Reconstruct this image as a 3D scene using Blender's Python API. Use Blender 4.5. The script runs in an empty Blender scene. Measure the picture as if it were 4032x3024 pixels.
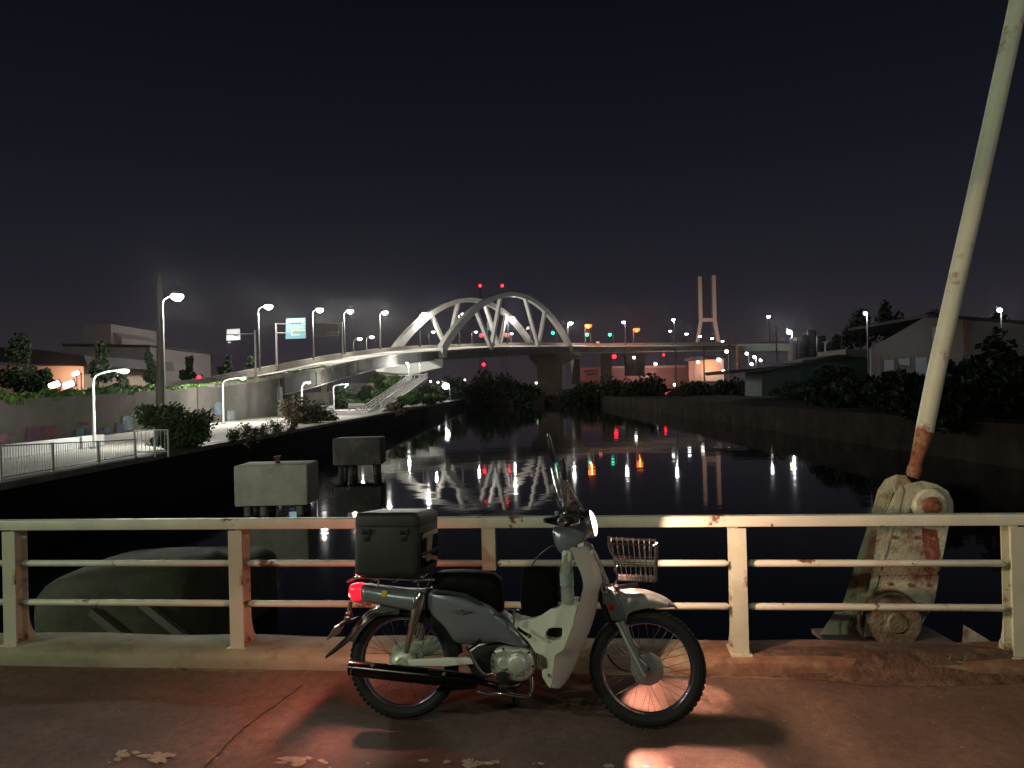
import bpy, math, random
import numpy as np
from mathutils import Vector, Matrix
random.seed(7); np.random.seed(7)
S = bpy.context.scene
COL = S.collection

# ------------------------------------------------------------------ camera, sky, exposure
FPX = 3030.0; PITCH = math.radians(.435); ROLL = math.radians(1.4); CAM = Vector((0, 0, 1.67))
cF = Vector((0, math.cos(PITCH), math.sin(PITCH)))
cR = Vector((math.cos(ROLL), 0, -math.sin(ROLL))); cR = (cR - cF*cR.dot(cF)).normalized(); cU = cR.cross(cF)
cam = bpy.data.cameras.new('camera'); camo = bpy.data.objects.new('camera', cam); COL.objects.link(camo)
M3 = Matrix((cR, cU, -cF)).transposed(); camo.matrix_world = Matrix.Translation(CAM) @ M3.to_4x4()
cam.sensor_width = 36; cam.lens = FPX/4032*36; cam.clip_end = 6000; cam.clip_start = .05
S.camera = camo
W = bpy.data.worlds.new('World'); S.world = W; W.use_nodes = True
nt = W.node_tree; bg = nt.nodes['Background']
tc = nt.nodes.new('ShaderNodeTexCoord'); sx = nt.nodes.new('ShaderNodeSeparateXYZ'); cr = nt.nodes.new('ShaderNodeValToRGB')
nt.links.new(tc.outputs['Generated'], sx.inputs[0]); nt.links.new(sx.outputs['Z'], cr.inputs[0])
e = cr.color_ramp; e.elements[0].position = 0.0; e.elements[0].color = (.036, .027, .032, 1)
e.elements[1].position = .8; e.elements[1].color = (.0024, .0036, .0050, 1)
for p_, c_ in ((.06, (.0255, .0212, .0270, 1)), (.14, (.0150, .0146, .0208, 1)), (.28, (.0074, .0082, .0136, 1)), (.45, (.0036, .0046, .0078, 1))):
    k = e.elements.new(p_); k.color = c_
sk = nt.nodes.new('ShaderNodeTexSky'); sk.sky_type = 'NISHITA'; sk.sun_disc = False
sk.sun_elevation = math.radians(-8); sk.sun_rotation = math.radians(200)
ad = nt.nodes.new('ShaderNodeMix'); ad.data_type = 'RGBA'; ad.blend_type = 'ADD'; ad.inputs[0].default_value = .05
nt.links.new(cr.outputs[0], ad.inputs[6]); nt.links.new(sk.outputs[0], ad.inputs[7])
nt.links.new(ad.outputs[2], bg.inputs[0]); bg.inputs[1].default_value = 1.0
S.view_settings.view_transform = 'Standard'; S.view_settings.look = 'None'
S.view_settings.exposure = 0; S.view_settings.gamma = 1; S.view_settings.use_curve_mapping = False
S.cycles.use_denoising = True; S.cycles.max_bounces = 6; S.cycles.sample_clamp_indirect = 4
S.cycles.use_light_tree = True; S.cycles.caustics_reflective = False; S.cycles.caustics_refractive = False

def ray(x, y): return cF + cR*((x-2016)/FPX) - cU*((y-1512)/FPX)
def G(x, y, z=0.0):                        # where the sight line through a photo pixel meets height z
    d = ray(x, y); return CAM + d*((z-CAM.z)/d.z)
def P(x, y, D):                            # where it reaches distance D
    d = ray(x, y); return CAM + d*(D/d.y)

# ------------------------------------------------------------------ materials
MATS = {}
def mat(name, col, rough=.6, metal=0, var=.0, scale=8, col2=None, c2=(.45, .6), bump=0, bscale=60, emit=None, estr=0, trans=0, spec=.5, coat=0, alpha=1, det=5, coord='Object', stretch=None):
    if name in MATS: return MATS[name]
    m = bpy.data.materials.new(name); m.use_nodes = True; n = m.node_tree.nodes; L = m.node_tree.links
    b = n['Principled BSDF']; b.inputs['Roughness'].default_value = rough; b.inputs['Metallic'].default_value = metal
    b.inputs['Base Color'].default_value = (*col, 1); b.inputs['Specular IOR Level'].default_value = spec
    b.inputs['Coat Weight'].default_value = coat; b.inputs['Transmission Weight'].default_value = trans; b.inputs['Alpha'].default_value = alpha
    t = n.new('ShaderNodeTexCoord'); vec = t.outputs[coord]
    if stretch:
        mp = n.new('ShaderNodeMapping'); mp.inputs['Scale'].default_value = stretch; L.new(vec, mp.inputs[0]); vec = mp.outputs[0]
    out = None
    if var or col2:
        nz = n.new('ShaderNodeTexNoise'); nz.inputs['Scale'].default_value = scale; nz.inputs['Detail'].default_value = det
        nz.inputs['Roughness'].default_value = .62; L.new(vec, nz.inputs['Vector'])
        r = n.new('ShaderNodeValToRGB'); L.new(nz.outputs['Fac'], r.inputs[0])
        r.color_ramp.elements[0].position = .3; r.color_ramp.elements[1].position = .72
        r.color_ramp.elements[0].color = (*[c*(1-var) for c in col], 1); r.color_ramp.elements[1].color = (*[min(1, c*(1+var)) for c in col], 1)
        out = r.outputs[0]
        if col2:
            nz2 = n.new('ShaderNodeTexNoise'); nz2.inputs['Scale'].default_value = scale*.9; nz2.inputs['Detail'].default_value = det+3
            nz2.inputs['Roughness'].default_value = .7; nz2.noise_dimensions = '4D'; nz2.inputs['W'].default_value = 3.3; L.new(vec, nz2.inputs['Vector'])
            r2 = n.new('ShaderNodeValToRGB'); L.new(nz2.outputs['Fac'], r2.inputs[0])
            r2.color_ramp.elements[0].position = c2[0]; r2.color_ramp.elements[1].position = c2[1]
            mx = n.new('ShaderNodeMix'); mx.data_type = 'RGBA'; L.new(r2.outputs[0], mx.inputs[0]); L.new(out, mx.inputs[6]); mx.inputs[7].default_value = (*col2, 1)
            out = mx.outputs[2]
            rr = n.new('ShaderNodeMapRange'); L.new(r2.outputs[0], rr.inputs[0]); rr.inputs[3].default_value = rough; rr.inputs[4].default_value = min(1, rough+.35)
            L.new(rr.outputs[0], b.inputs['Roughness'])
        L.new(out, b.inputs['Base Color'])
    if bump:
        nb = n.new('ShaderNodeTexNoise'); nb.inputs['Scale'].default_value = bscale; nb.inputs['Detail'].default_value = 6; L.new(vec, nb.inputs['Vector'])
        bp_ = n.new('ShaderNodeBump'); bp_.inputs['Strength'].default_value = bump; bp_.inputs['Distance'].default_value = .02
        L.new(nb.outputs['Fac'], bp_.inputs['Height']); L.new(bp_.outputs[0], b.inputs['Normal'])
    if emit:
        b.inputs['Emission Color'].default_value = (*emit, 1); b.inputs['Emission Strength'].default_value = estr
    MATS[name] = m; return m

# ------------------------------------------------------------------ mesh builder
def inset(poly, d):
    n = len(poly); out = []
    A = sum(poly[i][0]*poly[(i+1) % n][1]-poly[(i+1) % n][0]*poly[i][1] for i in range(n)); sg = 1 if A > 0 else -1
    for i in range(n):
        p0, p1, p2 = poly[i-1], poly[i], poly[(i+1) % n]
        def nrm(a, b):
            dx, dy = b[0]-a[0], b[1]-a[1]; l = math.hypot(dx, dy) or 1e-9; return (-dy/l*sg, dx/l*sg)
        n1, n2 = nrm(p0, p1), nrm(p1, p2); mx, my = n1[0]+n2[0], n1[1]+n2[1]; l2 = max(mx*mx+my*my, .5)
        out.append((p1[0]+2*mx/l2*d, p1[1]+2*my/l2*d))
    return out
def crom(pts, k=6):
    pts = [Vector(p) for p in pts]
    if len(pts) < 3: return pts
    q = [2*pts[0]-pts[1]]+pts+[2*pts[-1]-pts[-2]]; o = []
    for i in range(1, len(q)-2):
        for j in range(k):
            t = j/k; a, b, c, d = q[i-1], q[i], q[i+1], q[i+2]
            o.append(.5*((2*b)+(c-a)*t+(2*a-5*b+4*c-d)*t*t+(3*b-a-3*c+d)*t**3))
    o.append(pts[-1]); return o
class MB:
    def __init__(s): s.v = []; s.f = []
    def add(s, vs, fs):
        o = len(s.v); s.v += [tuple(v) for v in vs]; s.f += [tuple(i+o for i in f) for f in fs]; return s
    def box(s, c, d, R=None, bv=0):
        c = Vector(c); hx, hy, hz = d[0]/2, d[1]/2, d[2]/2
        if bv:
            poly = [(-hx, -hy), (hx, -hy), (hx, hy), (-hx, hy)]
            poly = round_poly(poly, bv)
            return s.prism(poly, lambda a, b, t: c+((R @ Vector((a, b, t))) if R else Vector((a, b, t))), -hz, hz, bv*.8, 2)
        vs = [Vector((x, y, z)) for x in (-hx, hx) for y in (-hy, hy) for z in (-hz, hz)]
        if R: vs = [R @ v for v in vs]
        return s.add([c+v for v in vs], [(0, 1, 3, 2), (4, 6, 7, 5), (0, 4, 5, 1), (2, 3, 7, 6), (0, 2, 6, 4), (1, 5, 7, 3)])
    def beam(s, a, b, w, h, up=(0, 0, 1)):
        a, b = Vector(a), Vector(b); d = (b-a); z = d.normalized(); u = Vector(up); x = u.cross(z)
        if x.length < 1e-4: x = Vector((1, 0, 0)).cross(z)
        x.normalize(); y = z.cross(x)
        R = Matrix((x, y, z)).transposed(); return s.box((a+b)/2, (w, h, d.length), R)
    def tube(s, pts, r, seg=8, caps=True):
        pts = [Vector(p) for p in pts]; n = len(pts); rs = r if isinstance(r, (list, tuple)) else [r]*n
        if len(rs) != n: rs = [rs[0]+(rs[-1]-rs[0])*i/(n-1) for i in range(n)]
        vs = []; fs = []; px = None
        for i, p in enumerate(pts):
            t = (pts[min(i+1, n-1)]-pts[max(i-1, 0)]).normalized()
            if px is None: px = t.orthogonal().normalized()
            px = (px-t*px.dot(t)).normalized(); py = t.cross(px)
            for k in range(seg):
                a = 2*math.pi*k/seg; vs.append(p+(px*math.cos(a)+py*math.sin(a))*rs[i])
        for i in range(n-1):
            for k in range(seg):
                a, b = i*seg+k, i*seg+(k+1) % seg; fs.append((a, b, b+seg, a+seg))
        if caps: fs.append(tuple(range(seg-1, -1, -1))); fs.append(tuple(range((n-1)*seg, n*seg)))
        return s.add(vs, fs)
    def lathe(s, prof, org, axis, seg=24, arc=None):      # prof: (radius, along)
        org = Vector(org); ax = Vector(axis).normalized(); x = ax.orthogonal().normalized(); y = ax.cross(x)
        vs = []; fs = []
        for r, t in prof:
            for k in range(seg):
                a = 2*math.pi*k/seg; vs.append(org+ax*t+(x*math.cos(a)+y*math.sin(a))*max(r, 1e-4))
        m = len(prof)
        for i in range(m-1):
            for k in range(seg):
                a, b = i*seg+k, i*seg+(k+1) % seg; fs.append((a, b, b+seg, a+seg))
        return s.add(vs, fs)
    def ring(s, prof, org, axis, seg=48):                 # closed profile turned about an axis
        return s.lathe(list(prof)+[prof[0]], org, axis, seg)
    def prism(s, poly, fn, a, b, bv=0, st=3):
        rows = []
        if bv:
            for i in range(st+1):
                t = i/st*math.pi/2; rows.append((bv*(1-math.sin(t)), a+bv*(1-math.cos(t))*(1 if b > a else -1)))
            for i in range(st+1):
                t = i/st*math.pi/2; rows.append((bv*(1-math.cos(t)), b-bv*(1-math.sin(t))*(1 if b > a else -1)))
        else: rows = [(0, a), (0, b)]
        n = len(poly); vs = []; fs = []
        for ins, t in rows:
            q = inset(poly, ins) if ins else poly
            vs += [fn(p[0], p[1], t) for p in q]
        for i in range(len(rows)-1):
            for k in range(n): fs.append((i*n+k, i*n+(k+1) % n, (i+1)*n+(k+1) % n, (i+1)*n+k))
        fs.append(tuple(range(n-1, -1, -1))); fs.append(tuple(range((len(rows)-1)*n, len(rows)*n)))
        return s.add(vs, fs)
    def grid(s, rows, closed=False):
        n = len(rows[0]); vs = [v for r in rows for v in r]; fs = []
        for i in range(len(rows)-1):
            for k in range(n if closed else n-1):
                fs.append((i*n+k, i*n+(k+1) % n, (i+1)*n+(k+1) % n, (i+1)*n+k))
        if closed: fs.append(tuple(range(n-1, -1, -1))); fs.append(tuple(range((len(rows)-1)*n, len(rows)*n)))
        return s.add(vs, fs)
    def build(s, name, m, parent=None, smooth=True, ang=38, kind=None):
        me = bpy.data.meshes.new(name); me.from_pydata(s.v, [], s.f)
        if m: me.materials.append(m)
        me.validate(); 
        import bmesh
        if len(s.f) < 60000:
            bm = bmesh.new(); bm.from_mesh(me); bmesh.ops.recalc_face_normals(bm, faces=bm.faces); bm.to_mesh(me); bm.free()
        if smooth:
            me.polygons.foreach_set('use_smooth', [True]*len(me.polygons)); me.set_sharp_from_angle(angle=math.radians(ang))
        o = bpy.data.objects.new(name, me); COL.objects.link(o)
        if parent: o.parent = parent
        if kind: o['kind'] = kind
        return o
def round_poly(poly, r, k=4):
    out = []; n = len(poly)
    for i in range(n):
        p0, p1, p2 = Vector(poly[i-1]), Vector(poly[i]), Vector(poly[(i+1) % n])
        rr = min(r, (p0-p1).length*.45, (p2-p1).length*.45)
        a = p1+(p0-p1).normalized()*rr; b = p1+(p2-p1).normalized()*rr
        for j in range(k+1):
            t = j/k; out.append(tuple((1-t)**2*a+2*t*(1-t)*p1+t*t*b))
    return out
def empty(name, loc=(0, 0, 0), rz=0):
    o = bpy.data.objects.new(name, None); COL.objects.link(o); o.location = loc; o.rotation_euler = (0, 0, rz); o.empty_display_size = .2; return o
def tag(o, label=None, cat=None, group=None, kind=None):
    if label: o['label'] = label
    if cat: o['category'] = cat
    if group: o['group'] = group
    if kind: o['kind'] = kind
    return o
def inst(me, name, parent, loc=(0, 0, 0), rot=(0, 0, 0), sc=(1, 1, 1)):
    o = bpy.data.objects.new(name, me); COL.objects.link(o); o.parent = parent; o.location = loc; o.rotation_euler = rot; o.scale = sc; return o
def light(name, kind, loc, power, col, parent=None, rad=.1, spot=None, aim=None, blend=.3):
    l = bpy.data.lights.new(name, kind); l.energy = power; l.color = col; l.shadow_soft_size = rad
    o = bpy.data.objects.new(name, l); COL.objects.link(o); o.location = loc
    if kind == 'SPOT' and spot: l.spot_size = math.radians(spot); l.spot_blend = blend
    if aim is not None: o.rotation_euler = (Vector(aim)).to_track_quat('-Z', 'Y').to_euler()
    if parent: o.parent = parent
    return o

M_conc = mat('concrete', (.30, .27, .23), .85, var=.25, scale=1.2, col2=(.16, .14, .11), c2=(.5, .75), bump=.3, bscale=12)
M_concd = mat('concrete_dark', (.13, .115, .10), .85, var=.35, scale=.8, col2=(.06, .055, .045), c2=(.45, .7), bump=.3, bscale=10)
M_concp = mat('concrete_pale', (.52, .49, .44), .8, var=.15, scale=.8, col2=(.35, .31, .27), c2=(.55, .8))
M_steelp = mat('painted_steel_pale', (.74, .72, .66), .5, var=.1, scale=.6, col2=(.36, .33, .28), c2=(.55, .85))
M_galv = mat('galvanised', (.15, .14, .135), .45, metal=.3, var=.1, scale=3)
M_lpole = mat('lamp_pole_paint', (.07, .062, .06), .6)
M_white = mat('white_paint', (.78, .78, .76), .4, var=.06, scale=4)
M_rail = mat('rail_paint', (.62, .62, .51), .42, var=.12, scale=5.0, col2=(.16, .055, .022), c2=(.585, .62), bump=.12, bscale=90)
M_post = mat('post_paint', (.50, .51, .39), .5, var=.10, scale=3.0, col2=(.17, .06, .03), c2=(.57, .62), bump=.15, bscale=80)
M_rust = mat('rust', (.22, .085, .045), .9, var=.5, scale=14, col2=(.33, .20, .12), c2=(.5, .62), bump=.5, bscale=80)
M_stay = mat('stay_paint', (.56, .58, .46), .5, var=.12, scale=3, col2=(.22, .075, .04), c2=(.555, .64), bump=.2, bscale=60)
M_lens = mat('lamp_lens', (1, 1, 1), .4, emit=(1, .98, .93), estr=9)
M_lensblue = mat('lamp_lens_cool', (1, 1, 1), .4, emit=(.86, .95, 1), estr=9)
M_lensor = mat('lamp_lens_orange', (1, .5, .2), .4, emit=(1, .07, .008), estr=4.5)
M_green = mat('signal_green', (.1, .8, .5), .4, emit=(.02, 1, .55), estr=3)
M_red = mat('signal_red', (.8, .05, .05), .4, emit=(1, .02, .04), estr=5)
M_warm = mat('lens_pinkish', (1, .8, .7), .4, emit=(1, .72, .58), estr=10)
def leafmat(n, c, v=.5): return mat(n, c, .7, var=v, scale=1.3, det=3, spec=.2)
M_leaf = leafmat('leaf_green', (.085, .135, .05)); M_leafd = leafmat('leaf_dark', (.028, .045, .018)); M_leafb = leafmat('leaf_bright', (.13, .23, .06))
M_leafbr = leafmat('leaf_brownish', (.12, .10, .055)); M_bark = mat('bark', (.07, .055, .04), .9, var=.3, scale=6, bump=.5, bscale=20)

# ================================================================== SETTING
# ground: one sheet with the canal left open
g = MB(); BIG = 2300
ZB = -.46
def quad(x0, x1, y0, y1, z): g.add([(x0, y0, z), (x1, y0, z), (x1, y1, z), (x0, y1, z)], [(0, 1, 2, 3)])
quad(-BIG, -14.1, -BIG, 205.6, ZB-.12); quad(23.6, BIG, -BIG, 205.6, ZB-.12); quad(-BIG, BIG, 205.6, BIG, ZB-.12)
tag(g.build('ground', mat('ground_soil', (.022, .020, .014), .98, spec=.08, var=.4, scale=.3, bump=.4, bscale=3)), kind='structure')
# water
wm = bpy.data.materials.new('canal_water'); wm.use_nodes = True; n = wm.node_tree.nodes; L = wm.node_tree.links; b = n['Principled BSDF']
b.inputs['Base Color'].default_value = (.004, .006, .008, 1); b.inputs['Roughness'].default_value = .03; b.inputs['IOR'].default_value = 1.33
t = n.new('ShaderNodeTexCoord'); mp = n.new('ShaderNodeMapping'); mp.inputs['Scale'].default_value = (.35, 1.0, 1); L.new(t.outputs['Object'], mp.inputs[0])
nz = n.new('ShaderNodeTexNoise'); nz.inputs['Scale'].default_value = .55; nz.inputs['Detail'].default_value = 3; L.new(mp.outputs[0], nz.inputs[0])
bu = n.new('ShaderNodeBump'); bu.inputs['Distance'].default_value = .016; bu.inputs['Strength'].default_value = .5; L.new(nz.outputs['Fac'], bu.inputs['Height']); L.new(bu.outputs[0], b.inputs['Normal'])
w = MB().add([(-14.2, -60, -2.5), (23.7, -60, -2.5), (23.7, 206, -2.5), (-14.2, 206, -2.5)], [(0, 1, 2, 3)])
tag(w.build('canal_water', wm, smooth=False), kind='structure')
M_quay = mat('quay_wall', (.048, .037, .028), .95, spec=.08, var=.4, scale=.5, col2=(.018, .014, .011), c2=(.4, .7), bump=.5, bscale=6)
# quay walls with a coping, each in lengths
M_quayl = mat('quay_wall_unlit', (.022, .020, .018), .95, spec=.05, var=.3, scale=.5, bump=.5, bscale=6)  # left wall's darker copy: its unlit face is put into the colour
def wall_run(x, y0, y1, side, name, lab):
    root = empty(name, (x, y0, -2.5)); tag(root, lab, 'quay wall')
    nseg = 12; dy = (y1-y0)/nseg
    for i in range(nseg):
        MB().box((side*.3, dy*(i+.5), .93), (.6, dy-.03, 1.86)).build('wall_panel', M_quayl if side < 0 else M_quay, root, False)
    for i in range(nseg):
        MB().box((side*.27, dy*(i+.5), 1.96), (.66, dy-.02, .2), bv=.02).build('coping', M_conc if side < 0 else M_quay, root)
    return root
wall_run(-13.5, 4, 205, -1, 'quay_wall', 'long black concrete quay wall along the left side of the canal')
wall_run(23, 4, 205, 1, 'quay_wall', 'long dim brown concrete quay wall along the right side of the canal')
o = MB().box((4.75, 205.3, -1.43), (36.5, .6, 2.2)).box((-3.2, 203.5, -1.7), (7, 3, 1.5)).box((7, 204, -1.8), (3, 2, 1.5)).build('quay_wall', M_quay, None, False)
tag(o, 'pale low concrete wall closing the far end of the canal below the bushes', 'quay wall')
# promenade
o = MB().box((-19.3, 100, ZB-.06), (11.6, 205, .11)).build('riverside_path', mat('path_paving', (.46, .42, .36), .85, var=.18, scale=.6, bump=.2, bscale=8), None, False)
tag(o, kind='structure')

# ------------------------------------------------------------------ vegetation
LEAF = [(-.5, 0, 0), (0, -.28, .05), (.5, 0, 0), (0, .28, .05)]
def leaves(mb, c, r, n, size, clumps=9, hollow=.3, rnd=None):
    rg = rnd or np.random
    cs = []
    for i in range(clumps):
        d = rg.normal(size=3); d /= np.linalg.norm(d); rr = rg.uniform(.2, .78)
        cs.append((np.array([d[0]*r[0]*rr, d[1]*r[1]*rr, d[2]*r[2]*rr]), rg.uniform(.30, .55)))
    for i in range(n):
        k, s_ = cs[rg.randint(clumps)]
        d = rg.normal(size=3); d /= np.linalg.norm(d); q = (rg.uniform(hollow, 1.08))
        p = Vector(c)+Vector(k)+Vector((d[0]*r[0]*s_*q, d[1]*r[1]*s_*q, d[2]*r[2]*s_*q))
        ax = Vector(rg.normal(size=3)).normalized(); bx = ax.orthogonal().normalized(); cx = ax.cross(bx); z = size*rg.uniform(.4, 1.8)
        mb.add([p+bx*z*.5, p+cx*z*.3, p-bx*z*.5, p-cx*z*.3], [(0, 1, 2, 3)])
def tree(base, h, crowns, mat_, label, cat='tree', name='tree', n=1800, size=.25, group=None, trunk=.12, clumps=9):
    base = Vector(base); root = empty(name, base); tag(root, label, cat, group)
    t = MB(); top = Vector((0, 0, 0))
    for (c, r) in crowns:
        c = Vector(c); m = Vector((c.x*.3, c.y*.3, c.z*.5)); t.tube([(0, 0, -.15), m, c], [trunk, trunk*.7, trunk*.25], 7)
        for k in range(5):
            d = Vector(np.random.normal(size=3)); d.normalize(); e_ = c+Vector((d.x*r[0], d.y*r[1], abs(d.z)*r[2]))*.75
            t.tube([m.lerp(c, .3+.12*k), (m.lerp(c, .5)+e_)/2+Vector((0, 0, .05)), e_], [trunk*.35, trunk*.2, trunk*.06], 5)
    t.build('trunk', M_bark, root)
    n = int(n*1.9); lf = MB(); tot = sum(r[0]*r[2] for c, r in crowns)
    for c, r in crowns: leaves(lf, c, r, int(n*r[0]*r[2]/tot), size, clumps)
    lf.build('crown', mat_, root, False)
    return root
def pxtree(x, ytop, ybase, wpx, D, mat_, label, cat='tree', n=1200, size=None, group=None, depth=None, name='tree', clumps=9, low=.1):
    b_ = P(x, ybase, D); tp = P(x, ytop, D); H = tp.z-b_.z; r = wpx/2*D/FPX
    zc = H*(.5+low/2); rz = H*(.5-low/2)
    return tree(b_, H, [((0, 0, zc), (r, depth or r, rz))], mat_, label, cat, name, n, size or max(.12, D*.006), group, max(.04, H*.022), clumps)

# ================================================================== BRIDGE DECK WHERE THE MOTORCYCLE STANDS
RA = math.radians(-6.2); RD = Vector((math.cos(RA), math.sin(RA), 0)); RN = Vector((-RD.y, RD.x, 0))
R0 = Vector((-3.27, 5.03, 0))
def rl(a, b_, z): return R0+RD*a+RN*b_+Vector((0, 0, z))
gm = bpy.data.materials.new('deck_paving'); gm.use_nodes = True; n = gm.node_tree.nodes; L = gm.node_tree.links; b = n['Principled BSDF']
t = n.new('ShaderNodeTexCoord')
def nzn(sc, det=6, ro=.6, w_=0):
    q = n.new('ShaderNodeTexNoise'); q.noise_dimensions = '4D'; q.inputs['Scale'].default_value = sc; q.inputs['Detail'].default_value = det; q.inputs['Roughness'].default_value = ro; q.inputs['W'].default_value = w_
    L.new(t.outputs['Object'], q.inputs['Vector']); return q
def ramp(src, els):
    q = n.new('ShaderNodeValToRGB'); L.new(src, q.inputs[0]); c = q.color_ramp
    while len(c.elements) < len(els): c.elements.new(.5)
    for k_, (p_, cc) in zip(c.elements, els): k_.position = p_; k_.color = (*cc, 1)
    return q.outputs[0]
a1 = ramp(nzn(.9, 7).outputs['Fac'], [(.30, (.078, .050, .036)), (.5, (.155, .093, .068)), (.7, (.255, .152, .112))])
a2 = ramp(nzn(120, 3, .6, 2).outputs['Fac'], [(.30, (.28, .28, .28)), (.48, (.85, .85, .85)), (.62, (1, 1, 1)), (.74, (1.7, 1.6, 1.5))])
mx = n.new('ShaderNodeMix'); mx.data_type = 'RGBA'; mx.blend_type = 'MULTIPLY'; mx.inputs[0].default_value = .8; L.new(a1, mx.inputs[6]); L.new(a2, mx.inputs[7])
a4 = ramp(nzn(17, 7, .7, 9).outputs['Fac'], [(.34, (.50, .50, .50)), (.55, (1, 1, 1)), (.72, (1.35, 1.3, 1.25))]); mx4 = n.new('ShaderNodeMix'); mx4.data_type = 'RGBA'; mx4.blend_type = 'MULTIPLY'; mx4.inputs[0].default_value = .75; L.new(mx.outputs[2], mx4.inputs[6]); L.new(a4, mx4.inputs[7]); mx = mx4
a3 = ramp(nzn(5, 8, .75, 5).outputs['Fac'], [(.56, (0, 0, 0)), (.72, (1, 1, 1))])
mx2 = n.new('ShaderNodeMix'); mx2.data_type = 'RGBA'; L.new(a3, mx2.inputs[0]); L.new(mx.outputs[2], mx2.inputs[6]); mx2.inputs[7].default_value = (.075, .058, .04, 1)
L.new(mx2.outputs[2], b.inputs['Base Color']); b.inputs['Roughness'].default_value = .72
bu = n.new('ShaderNodeBump'); bu.inputs['Strength'].default_value = .6; bu.inputs['Distance'].default_value = .008; L.new(nzn(90, 8, .7).outputs['Fac'], bu.inputs['Height']); L.new(bu.outputs[0], b.inputs['Normal'])
deck = MB().box(rl(0, -5.6, -.25), (90, 11, .5), Matrix.Rotation(RA, 3, 'Z')).build('bridge_deck', gm, None, False); tag(deck, kind='structure')
o = MB().box(rl(0, -.6, -.9), (90, .35, .8), Matrix.Rotation(RA, 3, 'Z')).box(rl(0, -6, -.9), (90, .35, .8), Matrix.Rotation(RA, 3, 'Z')).build('bridge_girder', M_stay, None, False); tag(o, kind='structure')
# kerb with a rounded front lip, dirt and moss towards the right
km = bpy.data.materials.new('kerb_paint'); km.use_nodes = True; n = km.node_tree.nodes; L = km.node_tree.links; b = n['Principled BSDF']
t = n.new('ShaderNodeTexCoord')
base_c = ramp(nzn(2.2, 6).outputs['Fac'], [(.3, (.15, .14, .09)), (.5, (.27, .25, .17)), (.7, (.37, .34, .24))])
rust_c = ramp(nzn(9, 8, .7, 1).outputs['Fac'], [(.3, (.09, .05, .028)), (.5, (.20, .10, .06)), (.62, (.24, .17, .10)), (.75, (.10, .12, .05))])
sp = n.new('ShaderNodeSeparateXYZ'); L.new(t.outputs['Object'], sp.inputs[0])
mr = n.new('ShaderNodeMapRange'); L.new(sp.outputs['X'], mr.inputs[0]); mr.inputs[1].default_value = 4.0; mr.inputs[2].default_value = 5.2; mr.inputs[3].default_value = -.035; mr.inputs[4].default_value = .42
ma = n.new('ShaderNodeMath'); ma.operation = 'ADD'; L.new(nzn(4.5, 8, .75, 8).outputs['Fac'], ma.inputs[0]); L.new(mr.outputs[0], ma.inputs[1])
fac = ramp(ma.outputs[0], [(.52, (0, 0, 0)), (.62, (1, 1, 1))])
mx = n.new('ShaderNodeMix'); mx.data_type = 'RGBA'; L.new(fac, mx.inputs[0]); L.new(base_c, mx.inputs[6]); L.new(rust_c, mx.inputs[7]); L.new(mx.outputs[2], b.inputs['Base Color'])
b.inputs['Roughness'].default_value = .7
bu = n.new('ShaderNodeBump'); bu.inputs['Strength'].default_value = .5; bu.inputs['Distance'].default_value = .01; L.new(nzn(30, 6).outputs['Fac'], bu.inputs['Height']); L.new(bu.outputs[0], b.inputs['Normal'])
prof = [(-.13, -.03), (-.14, .05), (-.128, .082), (-.10, .098), (.10, .103), (.21, .10), (.21, -.35), (-.05, -.35)]
kb = MB(); rows = []
for i in range(0, 241):
    a = -9+i*.1; rows.append([Vector((a, u*(1+.03*math.sin(a*3.1))+.006*math.sin(a*7+v*30), v+(.006*math.sin(a*5.3)*(v > .02)))) for u, v in prof])
kb.grid(rows, True); ko = kb.build('kerb', km); ko.location = R0; ko.rotation_euler = (0, 0, RA); tag(ko, kind='structure')
# dirt heap along the kerb at the right
dm = mat('dirt', (.10, .055, .035), .95, var=.5, scale=12, col2=(.20, .12, .075), c2=(.5, .65), bump=.9, bscale=40)
dr = MB(); rows = []
rg = np.random.RandomState(3); ph = rg.uniform(0, 6, 12)
for i in range(0, 161):
    a = 4.72+i*.04; f = min(1, (a-4.72)/.5); e_ = sum(math.sin(a*(2+k*2.3)+ph[k])/(k+1) for k in range(8))
    hh = (.018+.012*e_)*f; w_ = (.055+.03*e_)*f+.005
    rows.append([Vector((a, -.135-w_, .003)), Vector((a, -.135-w_*.4, hh*.45+.004)), Vector((a, -.12, .075+hh*.35)), Vector((a, -.05, .106+hh*.5)), Vector((a, .06, .106+hh*.35)), Vector((a, .19, .098))])
dr.grid(rows); o = dr.build('dirt_bank', dm); o.location = R0; o.rotation_euler = (0, 0, RA); tag(o, 'heap of rusty brown dirt along the kerb under the right railing', 'dirt', kind='stuff')
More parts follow.
